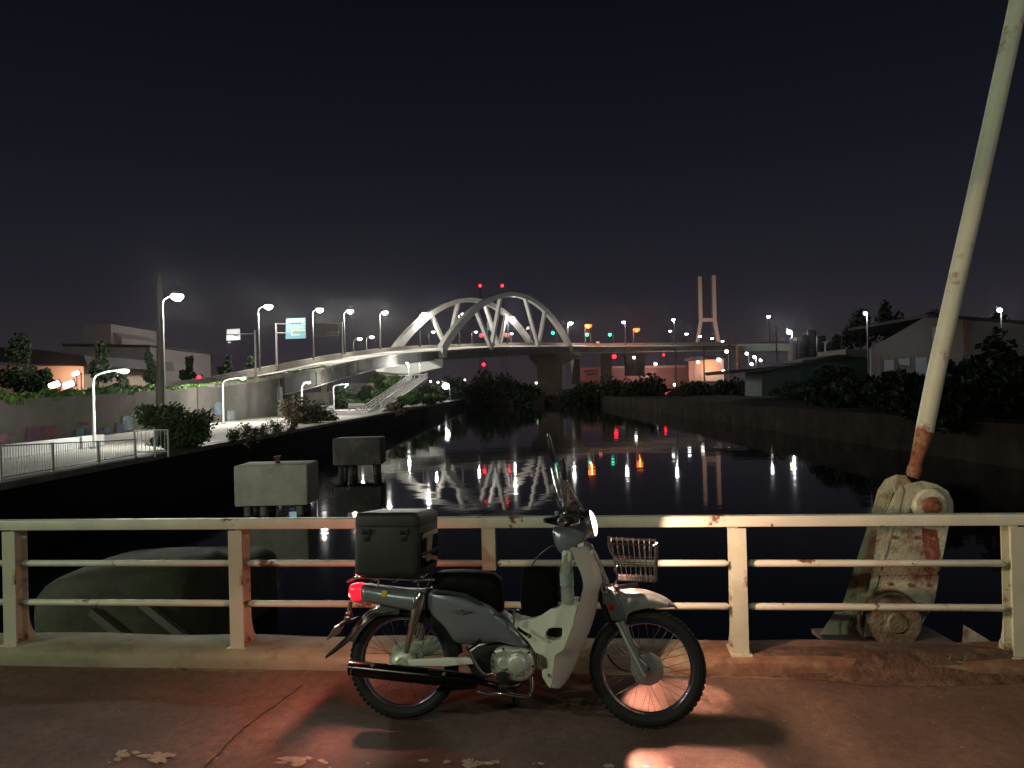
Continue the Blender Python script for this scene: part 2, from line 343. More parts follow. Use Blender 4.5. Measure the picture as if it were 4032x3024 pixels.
# small weeds on the dirt
wd = MB()
for i in range(260):
    a = rg.uniform(5.6, 7.9); c = Vector((a, rg.uniform(-.16, .02), .10)); 
    d = Vector((rg.normal()*.012, rg.normal()*.012, rg.uniform(.008, .03))); s_ = Vector((rg.normal(), rg.normal(), 0)).normalized()*.004
    wd.add([c-s_, c+s_, c+d], [(0, 1, 2)])
o = wd.build('weeds', M_leaf, None, False); o.location = R0; o.rotation_euler = (0, 0, RA); tag(o, 'short green weeds sprouting from the dirt on the kerb', 'weeds', kind='stuff')
pb = MB()
for i in range(900):
    if i < 500: a = rg.uniform(-3, 9); c = rl(a, -.15-abs(rg.normal())*.10, .003)
    else: a = rg.uniform(-1.5, 8.5); c = rl(a, rg.uniform(-1.9, -.2), .003)
    q = rg.uniform(.0015, .006); n5 = 5
    ring_ = [c+Vector((math.cos(6.28*k/n5)*q*rg.uniform(.6, 1.3), math.sin(6.28*k/n5)*q*rg.uniform(.6, 1.3), 0)) for k in range(n5)]; top_ = c+Vector((0, 0, q*.8))
    pb.add(ring_+[top_], [(k, (k+1) % n5, n5) for k in range(n5)])
tag(pb.build('grit', mat('grit_stones', (.30, .22, .17), .8, var=.5, scale=40), None, False), 'loose grit and small stones scattered on the paving', 'grit', kind='stuff')
# joints and cracks in the paving, worn white line
def flat(name, polys, z, m, lab=None, cat=None, kind=None):
    mb = MB()
    for q in polys:
        pts = [G(x, y, z) for x, y in q]; mb.add(pts, [tuple(range(len(pts)))])
    o = mb.build(name, m, None, False)
    return tag(o, lab, cat, kind=kind)
def blob(cx, cy, w_, h_, n_=22, rnd=rg, j=.35):
    return [(cx+w_/2*math.cos(6.283*i/n_)*(1+rnd.uniform(-j, j)), cy+h_/2*math.sin(6.283*i/n_)*(1+rnd.uniform(-j, j))) for i in range(n_)]
M_line = mat('worn_line_paint', (.42, .36, .27), .8, var=.3, scale=30, bump=.3, bscale=200)
pp = []
for (x, y, w_, h_) in [(480, 2968, 55, 34), (462, 2990, 30, 16), (535, 2962, 34, 12), (575, 2975, 70, 14), (622, 2985, 70, 40), (665, 2972, 60, 16), (430, 3001, 8, 7), (1108, 3002, 50, 12), (1150, 2988, 110, 18), (1180, 2998, 60, 26), (1165, 3010, 40, 18), (1215, 2984, 30, 14), (1265, 2995, 28, 14), (1280, 3003, 22, 10), (1300, 3022, 10, 8), (1670, 2994, 40, 14), (1760, 2998, 34, 12), (1850, 3008, 66, 40), (1880, 3004, 50, 20), (1925, 3004, 60, 14), (1950, 3000, 40, 12), (2130, 3006, 24, 10), (2100, 3007, 8, 7), (2400, 3015, 46, 14), (2545, 3018, 22, 6), (2640, 3022, 20, 6), (1450, 3006, 8, 6), (852, 2985, 12, 7)]:
    pp.append(blob(x, y, w_, h_))
flat('worn_white_line', pp, .004, M_line, kind='structure')
def strip(pts, w_):
    a, b_ = [], []
    for i, p in enumerate(pts):
        q = Vector(pts[min(i+1, len(pts)-1)])-Vector(pts[max(i-1, 0)]); q.normalize(); nn = Vector((-q[1], q[0]))*w_/2*(.5+rg.uniform(.4, 1))
        a.append((p[0]+nn[0], p[1]+nn[1])); b_.append((p[0]-nn[0], p[1]-nn[1]))
    return a+b_[::-1]
def wob(x0, y0, x1, y1, k=14, a=3): return [(x0+(x1-x0)*i/k+rg.uniform(-a, a), y0+(y1-y0)*i/k+rg.uniform(-a, a)) for i in range(k+1)]
flat('paving_joint', [strip(wob(1190, 2700, 960, 2865), 4), strip(wob(960, 2865, 790, 3040), 4)], .003, mat('joint_dark', (.02, .014, .01), .9), kind='structure')
flat('paving_scratch', [strip(wob(600, 2628, 780, 2640, a=2), 4), strip(wob(700, 2634, 1050, 2646, a=3), 5), strip(wob(2800, 2664, 3320, 2678, a=2), 4), strip(wob(3330, 2680, 3980, 2692, a=2), 3), strip(wob(1195, 2654, 1225, 2634, 4, 1), 2), strip(wob(1230, 2633, 1285, 2629, 4, 1), 3), strip(wob(810, 3000, 850, 2970, 4, 1), 4), strip(wob(3200, 2672, 3225, 2676, 3, 1), 5)], .003, mat('pale_scuff', (.26, .18, .13), .8, var=.4, scale=30), kind='structure')

# ------------------------------------------------------------------ railing
rail = empty('railing', R0, RA); tag(rail, 'rusty cream green steel railing behind the motorcycle', 'railing')
rt = MB().box((0, 0, 0), (24, .062, .066), bv=.012).build('top_rail', M_rail, rail); rt.location = (3, 0, .868)
SPC = 1.532
def post_mesh(full=True):
    m = MB()
    if full:
        m.box((0, -.052, .465), (.088, .010, .735)); m.box((0, .052, .465), (.088, .010, .735)); m.box((0, 0, .465), (.009, .094, .735))
        m.prism([(.057, .0975), (.115, .0975), (.11, .14), (.085, .17), (.065, .23), (.057, .30)], lambda a, b_, t_: Vector((t_, a, b_)), -.044, .044)
        m.box((0, .02, .1), (.12, .2, .014))
    return m
pm = post_mesh().build('post', M_post, rail, ang=30); pm.location = (0, 0, 0)
for k in (-4, -3, -2, -1, 1, 3, 4, 5, 6): inst(pm.data, 'post', rail, (k*SPC+.0, 0, 0))
sp_ = MB().box((0, 0, 0), (.082, .05, .255)).build('short_post', M_post, rail, ang=30); sp_.location = (2*SPC+.06, 0, .708)
def railbar(a, b_, z, r=.0205):
    MB().tube([(a, 0, z), (a+.02, 0, z), (b_-.02, 0, z), (b_, 0, z)], [r*.5, r, r, r*.5], 12).build('rail_bar', M_rail, rail)
for z in (.618, .365):
    for k in (-3, -2, -1, 0): railbar(k*SPC+.055, (k+1)*SPC-.05, z)
    railbar(3*SPC+.055, 4*SPC-.05, z); railbar(4*SPC+.055, 5*SPC-.05, z); 
    railbar(SPC+.055, 2*SPC+.02, z); railbar(2*SPC+.105, 3*SPC-.05, z)
# street lamps of the bridge itself, behind the photographer
def deck_lamp(x, y, pw, col, lab):
    r_ = empty('street_lamp', (x, y, 0)); tag(r_, lab, 'street lamp', 'lamps standing along the near bridge')
    MB().tube([(0, 0, 0), (0, 0, 6.2)], [.09, .06], 10).build('pole', M_galv, r_)
    MB().tube(crom([(0, 0, 6.15), (0, .25, 6.6), (0, 1.1, 6.75)], 4), .035, 8).build('arm', M_galv, r_)
    MB().box((0, 1.35, 6.75), (.26, .6, .12), bv=.03).build('lamp_head', M_galv, r_)
    MB().box((0, 1.35, 6.68), (.2, .5, .02)).build('lens', M_lens, r_, False)
    light('lamp', 'POINT', (0, 1.35, 6.55), pw, col, r_, .12)
deck_lamp(-16.0, -3.6, 2600, (.90, 1, .72), 'far left street lamp of the near bridge')
deck_lamp(-5.0, -5.0, 400, (.88, 1, .66), 'tall street lamp on the near bridge left of the camera')
deck_lamp(7.5, -6.2, 560, (1, .93, .78), 'tall street lamp on the near bridge right of the camera')

# ================================================================== OLD STAY WITH BRACKET (right foreground)
D_ = 5.15
st = empty('bridge_stay', P(3560, 2560, D_)); tag(st, 'leaning cream steel stay pipe on a rusty bracket beyond the right railing', 'bridge stay'); so = st.location
def sp3(x, y, d=0): return P(x, y, D_+d)-so
def mid(x, y, D): return P(x, y, D)-so
px_ = [(3600, 1855), (3622, 1790), (3640, 1700), (3690, 1450), (3755, 1160), (3830, 830), (3905, 490), (3990, 100), (4030, -90), (4110, -460), (4200, -900)]
MB().tube([sp3(x, y, .1) for x, y in px_[2:]], [.058]*9, 16).build('stay_pipe', M_stay, st)
MB().tube([sp3(x, y, .1) for x, y in [(3593, 1880), (3601, 1850), (3615, 1790), (3632, 1728), (3641, 1697)]], [.040, .040, .043, .053, .0585], 14).build('rusty_sleeve', M_rust, st)
MB().tube([sp3(x, y, .1) for x, y in [(3596, 1868), (3604, 1838)]], [.047, .047], 14).build('collar', M_rust, st)
M_brk = mat('bracket_paint', (.40, .42, .31), .6, var=.3, scale=5, col2=(.17, .085, .05), c2=(.50, .64), bump=.5, bscale=50)
M_girdd = mat('old_beam_dark', (.05, .035, .028), .9, var=.4, scale=5)
# bracket body: two side plates with a web between, round heads
def zz(x, y): return (3100+x/1.659, 1700+y/1.659)
front = [(375, 1090), (560, 420), (590, 345), (650, 300), (720, 282), (790, 290), (800, 330), (770, 380), (700, 560), (640, 640), (520, 1110), (440, 1330), (400, 1330)]
def plate_px(poly, d0, d1, name, m, mp_=zz, bv=.004):
    mb = MB(); q = [mp_(*p) for p in poly]
    mb.prism(q, lambda a, b_, t_: sp3(a, b_, t_), d0, d1, 0); return mb.build(name, m, st, ang=30)
plate_px([(360, 1130), (548, 540), (590, 380), (640, 310), (710, 280), (770, 285), (810, 330), (770, 360), (690, 400), (640, 540), (630, 640), (500, 1130), (470, 1340), (400, 1340)], .16, .19, 'flange', M_brk)
plate_px([(590, 640), (640, 540), (700, 400), (760, 345), (880, 320), (980, 345), (1050, 390), (1082, 450), (1085, 520), (1050, 640), (1000, 900), (960, 1120), (840, 1330), (500, 1340), (520, 1130)], -.02, .01, 'side_plate', M_brk)
plate_px([(700, 640), (1040, 640), (1000, 900), (960, 1120), (840, 1300), (560, 1330), (600, 1120)], .16, .18, 'side_plate', M_brk)
plate_px([(505, 1130), (520, 1060), (660, 640), (690, 560), (700, 400), (740, 350), (760, 380), (720, 560), (690, 640), (545, 1130), (520, 1200)], -.03, .17, 'web', M_brk)
M_stain = mat('rust_stain', (.17, .045, .032), .85, var=.6, scale=24, col2=(.32, .22, .15), c2=(.52, .62))
plate_px([(880, 625), (900, 632), (975, 640), (985, 720), (1000, 800), (975, 860), (940, 830), (905, 840), (898, 760), (880, 700)], -.024, -.0205, 'rust_stain', M_stain)
plate_px([(560, 640), (632, 640), (600, 730), (540, 900), (500, 1040), (450, 1040), (470, 940), (510, 800)], .135, .15, 'rusty_web', mat('rust_web', (.36, .20, .13), .8, var=.3, scale=10, col2=(.2, .08, .04), c2=(.5, .65)))
plate_px([(590, 905), (985, 905), (980, 935), (580, 940)], -.032, -.0205, 'stiffener', M_brk)
for bx_, by_ in ((700, 690), (840, 690), (960, 700), (660, 990), (800, 1000), (920, 1000)): MB().lathe([(0, .014), (.012, .013), (.014, 0), (0, 0)], sp3(*zz(bx_, by_), -.022), (0, -1, 0), 6).build('bolt', M_rust, st, ang=20)
plate_px([(210, 1325), (310, 1175), (400, 1175), (450, 1325)], .10, .12, 'gusset', M_brk)
plate_px([(1140, 1390), (1150, 1260), (1200, 1290), (1380, 1400)], .05, .07, 'gusset', M_brk)
cA = sp3(*zz(925, 480), -.03); nrm = Vector((0, -1, 0))
MB().lathe([(0, .03), (.10, .03), (.112, .02), (.112, -.02), (0, -.02)], cA, nrm, 28).build('pivot_boss', M_stay, st)
MB().lathe([(0, .075), (.03, .075), (.034, .06), (.058, .058), (.062, .03), (.062, 0), (0, 0)], cA+Vector((.0, 0, 0)), nrm, 10).build('pivot_nut', M_rust, st, ang=25)
cB = sp3(*zz(700, 1240), -.04)
MB().lathe([(0, .05), (.06, .05), (.07, .035), (.16, .035), (.175, .02), (.175, -.02), (0, -.02)], cB, nrm, 30).build('drum', mat('drum_dirty', (.20, .20, .13), .8, var=.5, scale=12, col2=(.12, .06, .035), c2=(.42, .6), bump=.6, bscale=50), st)
MB().ring([(.205, 0), (.215, .012), (.205, .024), (.195, .012)], cB+Vector((-.03, .02, 0)), nrm, 40).build('drum_rim', M_rust, st)
MB().box(sp3(*zz(620, 1350), .05), (.8, .4, .03)).build('base_plate', M_concd, st, False)
MB().box(sp3(*zz(300, 1500), .05)+Vector((.4, .1, -.15)), (1.5, .4, .3)).build('cross_beam', M_girdd, st, False)

# ================================================================== CANAL BLOCKS
def dolphin(x0, x1, yt, yb, D, lab, post=False, dep=1.6):
    a = P(x0, yt, D); b_ = P(x1, yb, D); c = Vector(((a.x+b_.x)/2, D+dep/2, -2.5)); w_ = b_.x-a.x; r_ = empty('concrete_fender', c); tag(r_, lab, 'concrete fender', 'concrete fender blocks standing in the canal')
    z0 = b_.z+2.5; z1 = a.z+2.5
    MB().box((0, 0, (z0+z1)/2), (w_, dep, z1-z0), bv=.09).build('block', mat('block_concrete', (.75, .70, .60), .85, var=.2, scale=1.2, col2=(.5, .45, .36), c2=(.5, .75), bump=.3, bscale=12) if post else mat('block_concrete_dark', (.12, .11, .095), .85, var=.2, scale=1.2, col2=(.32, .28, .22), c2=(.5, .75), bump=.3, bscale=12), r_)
    for sx_ in (-.36, -.14, .36):
        for sy in (-.3, .3): MB().tube([(w_*sx_, dep*sy, -1), (w_*sx_, dep*sy, z0+.03)], w_*.05, 12).build('pile', M_conc if post else M_concd, r_)
    if post: MB().tube([(.05, -.1, z1-.02), (.05, -.1, z1+.22)], .09, 12).lathe([(.0, .26), (.13, .26), (.13, .2), (0, .2)], (.05, -.1, z1), (0, 0, 1), 14).build('mooring_post', M_rust, r_)
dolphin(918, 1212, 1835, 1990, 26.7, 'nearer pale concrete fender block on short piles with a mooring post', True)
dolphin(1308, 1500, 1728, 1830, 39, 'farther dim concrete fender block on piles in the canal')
# footing under the bridge at left
ft = empty('concrete_footing', (-5.8, 12.2, -2.5)); tag(ft, 'big dark weathered concrete footing in the water seen through the left railing', 'concrete footing')
mf = mat('mossy_concrete', (.07, .066, .048), .9, var=.5, scale=1.6, col2=(.045, .06, .028), c2=(.42, .6), bump=.9, bscale=5)
def lump(x0, x1, y0, y1, h, top_drop, nm):
    rows = []; rr_ = np.random.RandomState(int(h*100))
    for i in range(15):
        z = h*i/14; f = 1 if z < h*.7 else math.sqrt(max(.02, 1-((z-h*.7)/(h*.3))**2)); f = .78+.22*f
        row = []
        for k in range(32):
            a = 2*math.pi*k/32; c_, s_ = math.cos(a), math.sin(a); e_ = 1+rr_.uniform(-.012, .012)
            row.append(Vector(((x0+x1)/2+(x1-x0)/2*f*e_*math.copysign(abs(c_)**.45, c_), (y0+y1)/2+(y1-y0)/2*f*e_*math.copysign(abs(s_)**.45, s_), z-top_drop*max(0, -c_)*(i/14)**2)))
        rows.append(row)
    MB().grid(rows, True).build(nm, mf, ft, ang=50)
lump(-1.35, 1.1, -1.2, 1.2, 1.62, .12, 'base'); lump(-1.6, .9, 1.5, 4.2, 1.05, .1, 'rear_block')
MB().beam((-.2, -1.33, 1.2), (1.0, -1.33, .2), .12, .1).build('diagonal_rib', M_concd, ft, False); MB().beam((.5, -1.33, 1.3), (1.2, -1.31, .7), .12, .1).build('diagonal_rib', M_concd, ft, False)

# ================================================================== STREET LAMPS
LG = {}
def path_lamp(x, yb, hx, hy, D, lab, pw=420, name='path_lamp', group='curved lamps along the riverside path', rr=.06, kind='POINT'):
    b_ = P(x, yb, D); b_.z = ZB; h = P(hx, hy, D)-b_; r_ = empty(name, b_); tag(r_, lab, 'lamp', group)
    side = 1 if h.x > 0 else -1
    MB().tube([(0, 0, 0), (0, 0, h.z*.4), (0, 0, h.z-.55)], [rr*1.4, rr*1.1, rr*.8], 10).build('pole', M_white, r_)
    MB().tube(crom([(0, 0, h.z-.56), (side*.12, 0, h.z-.22), (h.x*.4, 0, h.z-.04), (h.x*.8, 0, h.z+.03)], 5), rr*.6, 8).build('arm', M_white, r_)
    R_ = Matrix.Rotation(-.18*side, 3, 'Y')
    MB().box((h.x, 0, h.z+.04), (.52, .24, .12), R_, bv=.04).build('lamp_head', M_white, r_)
    MB().lathe([(.0, -.12), (.13, -.10), (.2, -.04), (.22, .02), (0, .02)], (h.x, 0, h.z), (.15*side, 0, 1), 16).build('lens', M_lens, r_)
    light('lamp', kind, (h.x, -.1, h.z-.16), pw*3.2, (.97, 1, .93), r_, .1, 172, (0, 0, -1), .25)
    MB().box((0, 0, .04), (.3, .3, .1), bv=.02).build('base_plate', M_conc, r_)
    return r_
def proj(x, y, z):
    d = Vector((x, y, z))-CAM; k = d.dot(cF); return 2016+FPX*d.dot(cR)/k, 1512-FPX*d.dot(cU)/k
a_ = proj(-18.4, 11, 0); b__ = proj(-17.0, 11, 2.93)
path_lamp(a_[0], a_[1], b__[0], b__[1], 11, 'first curved path lamp of the row, beyond the left edge of the view', 300)
path_lamp(372, 1765, 488, 1459, 34, 'nearest curved white path lamp in front of the graffiti wall', 300)
path_lamp(880, 1668, 956, 1489, 61, 'second curved white path lamp below the ramp wall', 300)
path_lamp(1190, 1640, 1215, 1505, 72, 'path lamp with its head glowing in front of the brownish tree', 420)
path_lamp(1315, 1615, 1366, 1513, 102, 'curved path lamp between the ramp piers', 420)
path_lamp(1437, 1580, 1474, 1519, 130, 'small curved path lamp left of the stair foot', 350)
path_lamp(1612, 1560, 1603, 1429, 150, 'curved lamp over the stairs under the bridge', 1300)
path_lamp(1655, 1545, 1628, 1415, 175, 'bright lamp close under the bridge beam above the stairs', 1100)
def road_lamp(x, yb, hx, hy, D, lab, pw=900, m=M_lens, col=(1, .96, .88), group='tall lamps along the elevated road', name='street_lamp', r=.17, poleR=.10, lens=.42, arm=True, cat='street lamp'):
    b_ = P(x, yb, D); h = P(hx, hy, D)-b_; r_ = empty(name, b_); tag(r_, lab, cat, group)
    MB().tube([(0, 0, -.4), (0, 0, h.z-.9)], [poleR*1.5, poleR], 10).build('pole', M_lpole, r_)
    MB().tube(crom([(0, 0, h.z-.92), (h.x*.12, 0, h.z-.3), (h.x*.75, 0, h.z+.12)], 5), poleR*.7, 8).build('arm', M_lpole, r_)
    s_ = lens*1.35
    MB().lathe([(0, .42*s_), (.5*s_, .36*s_), (s_*.84, .19*s_), (s_*.8, .16*s_), (0, .16*s_)], (h.x, 0, h.z), (0, 0, 1), 14).build('lamp_head', M_lpole, r_)
    MB().lathe([(0, -.72*s_), (.4*s_, -.66*s_), (.78*s_, -.42*s_), (.92*s_, -.1*s_), (.8*s_, .18*s_), (0, .2*s_)], (h.x, 0, h.z), (0, 0, 1), 16).build('lens', m, r_)
    if pw: light('lamp', 'POINT', (h.x, 0, h.z-.85*s_), pw*2.6, col, r_, .2)
    return r_
M_blk = None
ords = ['nearest of the tall road lamps, beside the dark utility pole', 'tall road lamp just right of the white back of a sign', 'tall road lamp right of the blue road sign', 'tall road lamp behind the dim brown road sign', 'tall road lamp standing left of the far arch foot', 'tall road lamp in front of the rising far arch', 'tall road lamp between the two arches', 'tall road lamp seen through the crossing of the arches', 'tall road lamp right of the arches beside the orange one']
for (a, lab) in zip([(645, 1530, 697, 1164, 58), (1021, 1448, 1057, 1205, 100), (1234, 1407, 1259, 1218, 126), (1357, 1387, 1379, 1224, 150), (1498, 1369, 1516, 1229, 178), (1654, 1361, 1671, 1234, 207), (1809, 1354, 1826, 1236, 232), (2000, 1348, 2014, 1250, 258), (2236, 1350, 2247, 1271, 295)], ords):
    road_lamp(*a, lab, pw=3600 if a[4] < 250 else 3000, lens=.30+.0016*a[4], poleR=.08+.0004*a[4])
small = [((1392, 1385, 1416, 1333, 175), 'shorter road lamp left of a pair behind the parapet'), ((1443, 1376, 1464, 1326, 185), 'shorter road lamp right of a pair behind the parapet'), ((1689, 1357, 1706, 1306, 235), 'short lamp seen under the far arch'), ((1858, 1352, 1874, 1306, 255), 'short lamp under the near arch by a red traffic light'), ((2005, 1350, 2015, 1313, 290), 'short lamp behind the near arch hangers')]
for a, lab in small: road_lamp(*a, lab, pw=500, lens=.45, group='short lamps on the far carriageway')
right = [((2464, 1354, 2455, 1267, 300), 'white road lamp between the two orange lamps', M_lens, 1500, .62), ((2658, 1350, 2651, 1258, 310), 'white road lamp right of the orange lamps', M_lens, 1500, .62), ((3030, 1342, 3026, 1245, 320), 'white road lamp standing alone right of the pylon', M_lensblue, 1500, .62),
 ((2305, 1355, 2316, 1281, 300), 'orange sodium lamp just right of the arch', M_lensor, 700, 1.15), ((2495, 1352, 2506, 1296, 310), 'orange sodium lamp farther right', M_lensor, 700, 1.15),
 ((2632, 1345, 2639, 1303, 420), 'small lamp on the road left of the pylon', M_lens, 0, .7), ((2697, 1345, 2703, 1314, 420), 'small lamp beside the left pylon leg', M_lens, 0, .8), ((2750, 1347, 2756, 1324, 430), 'small lamp at the left pylon foot', M_lens, 0, .75), ((2798, 1348, 2804, 1332, 440), 'small lamp at the right pylon foot', M_lens, 0, .75), ((2838, 1352, 2845, 1343, 440), 'lowest small lamp right of the pylon', M_lens, 0, .7)]
for a, lab, m_, pw, ls in right:
    road_lamp(*a, lab, pw=pw, m=m_, col=(1, .96, .88) if m_ is not M_lensor else (1, .10, .015), lens=ls, group='lamps on the level road at right', poleR=.18)

# ================================================================== ELEVATED ROAD
def sweep(path, prof, name, m, parent, org=Vector((0, 0, 0))):
    mb = MB(); rows = []; n_ = len(path)
    for i, p in enumerate(path):
        t_ = path[min(i+1, n_-1)]-path[max(i-1, 0)]; t_.z = 0; t_.normalize(); nn = Vector((-t_.y, t_.x, 0))
        rows.append([p+nn*u+Vector((0, 0, v))-org for u, v in prof])
    mb.grid(rows, True); return mb.build(name, m, parent, ang=30)
# near edge of the road (no parapet) and far edge (parapet carrying the lamps)
key = [(-700, 1600, 27), (0, 1570, 37.6), (400, 1549, 46.5), (678, 1528, 56.6), (1000, 1492, 74.6), (1234, 1455, 97), (1356, 1428, 115), (1496, 1403, 140), (1614, 1389, 162), (1735, 1381, 190), (1927, 1368, 214), (2080, 1365, 238), (2240, 1364, 268), (2370, 1365, 290), (2516, 1363, 305), (2700, 1361, 318), (2925, 1359, 332), (3120, 1357, 345)]
kp = [P(*k) for k in key]
path = crom(kp, 6)
kf = [(560, 1528, 72), (678, 1503, 80), (800, 1489, 86), (1000, 1452, 98), (1234, 1409, 126), (1356, 1389, 150), (1496, 1372, 178), (1614, 1362, 200), (1735, 1357, 222), (1927, 1351, 248), (2080, 1349, 270), (2240, 1350, 295), (2370, 1352, 312), (2516, 1350, 322), (2700, 1348, 335), (2925, 1346, 350), (3120, 1344, 362)]
fp = crom([P(*k) for k in kf], 6)
er = empty('elevated_road', kp[6]); tag(er, 'long elevated road rising from the left and crossing behind the arches', 'elevated road'); eo = er.location.copy()
sweep(fp, [(0, 0), (.25, 0), (.25, -1.6), (0, -1.6)], 'parapet', M_conc, er, eo)
np_ = path[20:]; rows = []
for i, p in enumerate(np_):
    q = fp[min(len(fp)-1, int(round(i/(len(np_)-1)*(len(fp)-1))))]; d = Vector((0, 0, .5)); e1 = q-Vector((0, 0, .95))
    rows.append([p-eo, e1-eo, e1-d-eo, p-d*.6-eo])
mb = MB(); mb.grid(rows, True); mb.build('road_slab', mat('road_concrete', (.40, .37, .33), .8, var=.15, scale=.15, col2=(.26, .23, .2), c2=(.5, .8)), er, ang=30)
vi = path[27:]
sweep(path[21:], [(-.2, .02), (.1, .02), (.1, -.30), (-.2, -.30)], 'ledge', M_conc, er, eo)
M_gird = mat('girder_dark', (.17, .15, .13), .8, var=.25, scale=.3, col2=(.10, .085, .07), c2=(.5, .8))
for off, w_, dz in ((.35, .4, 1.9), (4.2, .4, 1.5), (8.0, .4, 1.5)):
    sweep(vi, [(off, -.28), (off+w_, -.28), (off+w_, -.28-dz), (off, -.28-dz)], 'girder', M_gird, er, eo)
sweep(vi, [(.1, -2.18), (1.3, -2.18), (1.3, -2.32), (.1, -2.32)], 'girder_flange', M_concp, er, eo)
for i in range(30, len(path)-2, 5):       # stiffeners on the outer girder, drain pipes
    p = path[i]; MB().box(p-eo+Vector((.32, 0, -1.2)), (.12, .12, 1.8)).build('stiffener', M_gird, er, False)
for i in (26, 38, 50):
    p = path[i]; MB().tube([p-eo+Vector((.2, 0, -.3)), p-eo+Vector((.2, 0, -2.6))], .08, 8).build('drain_pipe', M_galv, er)
def pier(x, D, wd, th, ztop, lab, cap=False, m=M_conc):
    c = P(x, 1500, D); r_ = empty('bridge_pier', (c.x, c.y, ZB)); tag(r_, lab, 'bridge pier'); H = ztop-ZB
    MB().box((-wd/2, 0, H/2), (wd, th, H), bv=.06).build('shaft', m, r_)
    return r_
pier(1302, 93, 11, 1.6, kp[5].z-2.9, 'brown wall pier of the ramp right of the retaining wall')
pier(1474, 118, 6.5, 1.4, kp[6].z-3.1, 'pale edged pier of the ramp left of the stairs')
pier(1290, 112, .9, .9, kp[6].z-3.1, 'slim round column under the ramp between two wall piers')
# retaining wall under the first stretch
wallp = [p for p in path[:26]]
rw = empty('retaining_wall', (kp[2].x, kp[2].y, ZB)); tag(rw, 'long grey retaining wall with graffiti under the ramp at left', 'retaining wall')
ro = rw.location.copy()
def wall_face(i0, i1):
    mb = MB(); rows = []
    for j_, p in enumerate(path[i0:i1+1]):
        tz = p.z-(.31 if i0+j_ >= 21 else .05)
        rows.append([Vector((p.x+.02, p.y, tz))-ro, Vector((p.x+.0, p.y, ZB-.1))-ro, Vector((p.x-.6, p.y, ZB-.1))-ro, Vector((p.x-.6, p.y, tz))-ro])
    mb.grid(rows, True); return mb.build('wall_panel', M_wall, rw, False)
M_wall = mat('ramp_wall', (.165, .150, .130), .85, var=.22, scale=.35, col2=(.08, .072, .064), c2=(.5, .8), bump=.2, bscale=6)
for i in range(0, 26, 3): wall_face(i, min(i+3, 26))
# the abutment end leaning outwards
e_ = path[26]; MB().box(Vector((e_.x-.4, e_.y+.5, (e_.z-1.2+ZB)/2))-ro, (1.4, .8, e_.z-1.2-ZB)).build('end_pilaster', M_concp, rw, False)
# graffiti: thin paint shapes on the wall
def wpt(x, y):                                # point on the wall plane (X of the path) under a pixel
    d = ray(x, y); best = None
    for a, b_ in zip(path[:26], path[1:27]):
        A = np.array([[d.x, -(b_.x-a.x)], [d.y, -(b_.y-a.y)]]); s_ = np.linalg.solve(A, np.array([a.x-CAM.x, a.y-CAM.y]))
        if 0 <= s_[1] <= 1.001: return CAM+d*s_[0]+Vector((.05, -.02, 0))
    return P(x, y, 40)
gc = {'purple': (.13, .06, .10), 'maroon': (.16, .05, .06), 'blue': (.06, .12, .20), 'teal': (.06, .17, .20), 'navy': (.05, .07, .14), 'pale': (.30, .34, .36), 'pink': (.26, .12, .17), 'sky': (.18, .27, .33)}
for (x, y, w_, h_, c) in [(130, 1712, 70, 76, 'purple'), (190, 1712, 80, 80, 'maroon'), (20, 1725, 60, 50, 'pink'), (310, 1715, 40, 66, 'teal'), (342, 1718, 28, 70, 'navy'), (395, 1722, 34, 72, 'purple'), (418, 1712, 30, 76, 'blue'), (470, 1690, 40, 66, 'navy'), (500, 1665, 50, 70, 'sky'), (860, 1610, 44, 60, 'sky'), (905, 1640, 36, 60, 'pale'), (330, 1668, 40, 16, 'maroon')]:
    q = [(x+w_/2*max(-.8, min(.8, math.cos(6.283*i/20)*1.15))*(1+rg.uniform(-.12, .12)), y+h_/2*max(-.8, min(.8, math.sin(6.283*i/20)*1.15))*(1+rg.uniform(-.12, .12))) for i in range(20)]
    pts = [wpt(*k_)-ro for k_ in q]; off = Vector((.03, -.01, 0))
    m_ = mat('graffiti_'+c, gc[c], .7, var=.5, scale=1.5); MB().add(pts+[p+off for p in pts], [tuple(range(20)), tuple(range(20, 40))]+[(i, (i+1) % 20, 20+(i+1) % 20, 20+i) for i in range(20)]).build('graffiti', m_, rw, False)
# vegetation on top of the wall and along the verge
vg = MB(); 
for p in path[2:34]:
    for k_ in range(5):
        q = p+Vector((rg.uniform(-.5, .1), rg.uniform(-1.5, 1.5), 0)); hh = rg.uniform(.18, .5) if p.y < 56 else rg.uniform(.08, .26)
        leaves(vg, q+Vector((-.25, 0, hh*.3-.1)), (.7, 1.1, hh), 90, .19, 4)
tag(vg.build('verge_plants', M_leafb, None, False), 'bright green creepers and weeds growing along the top of the ramp wall', 'creepers', kind='stuff')

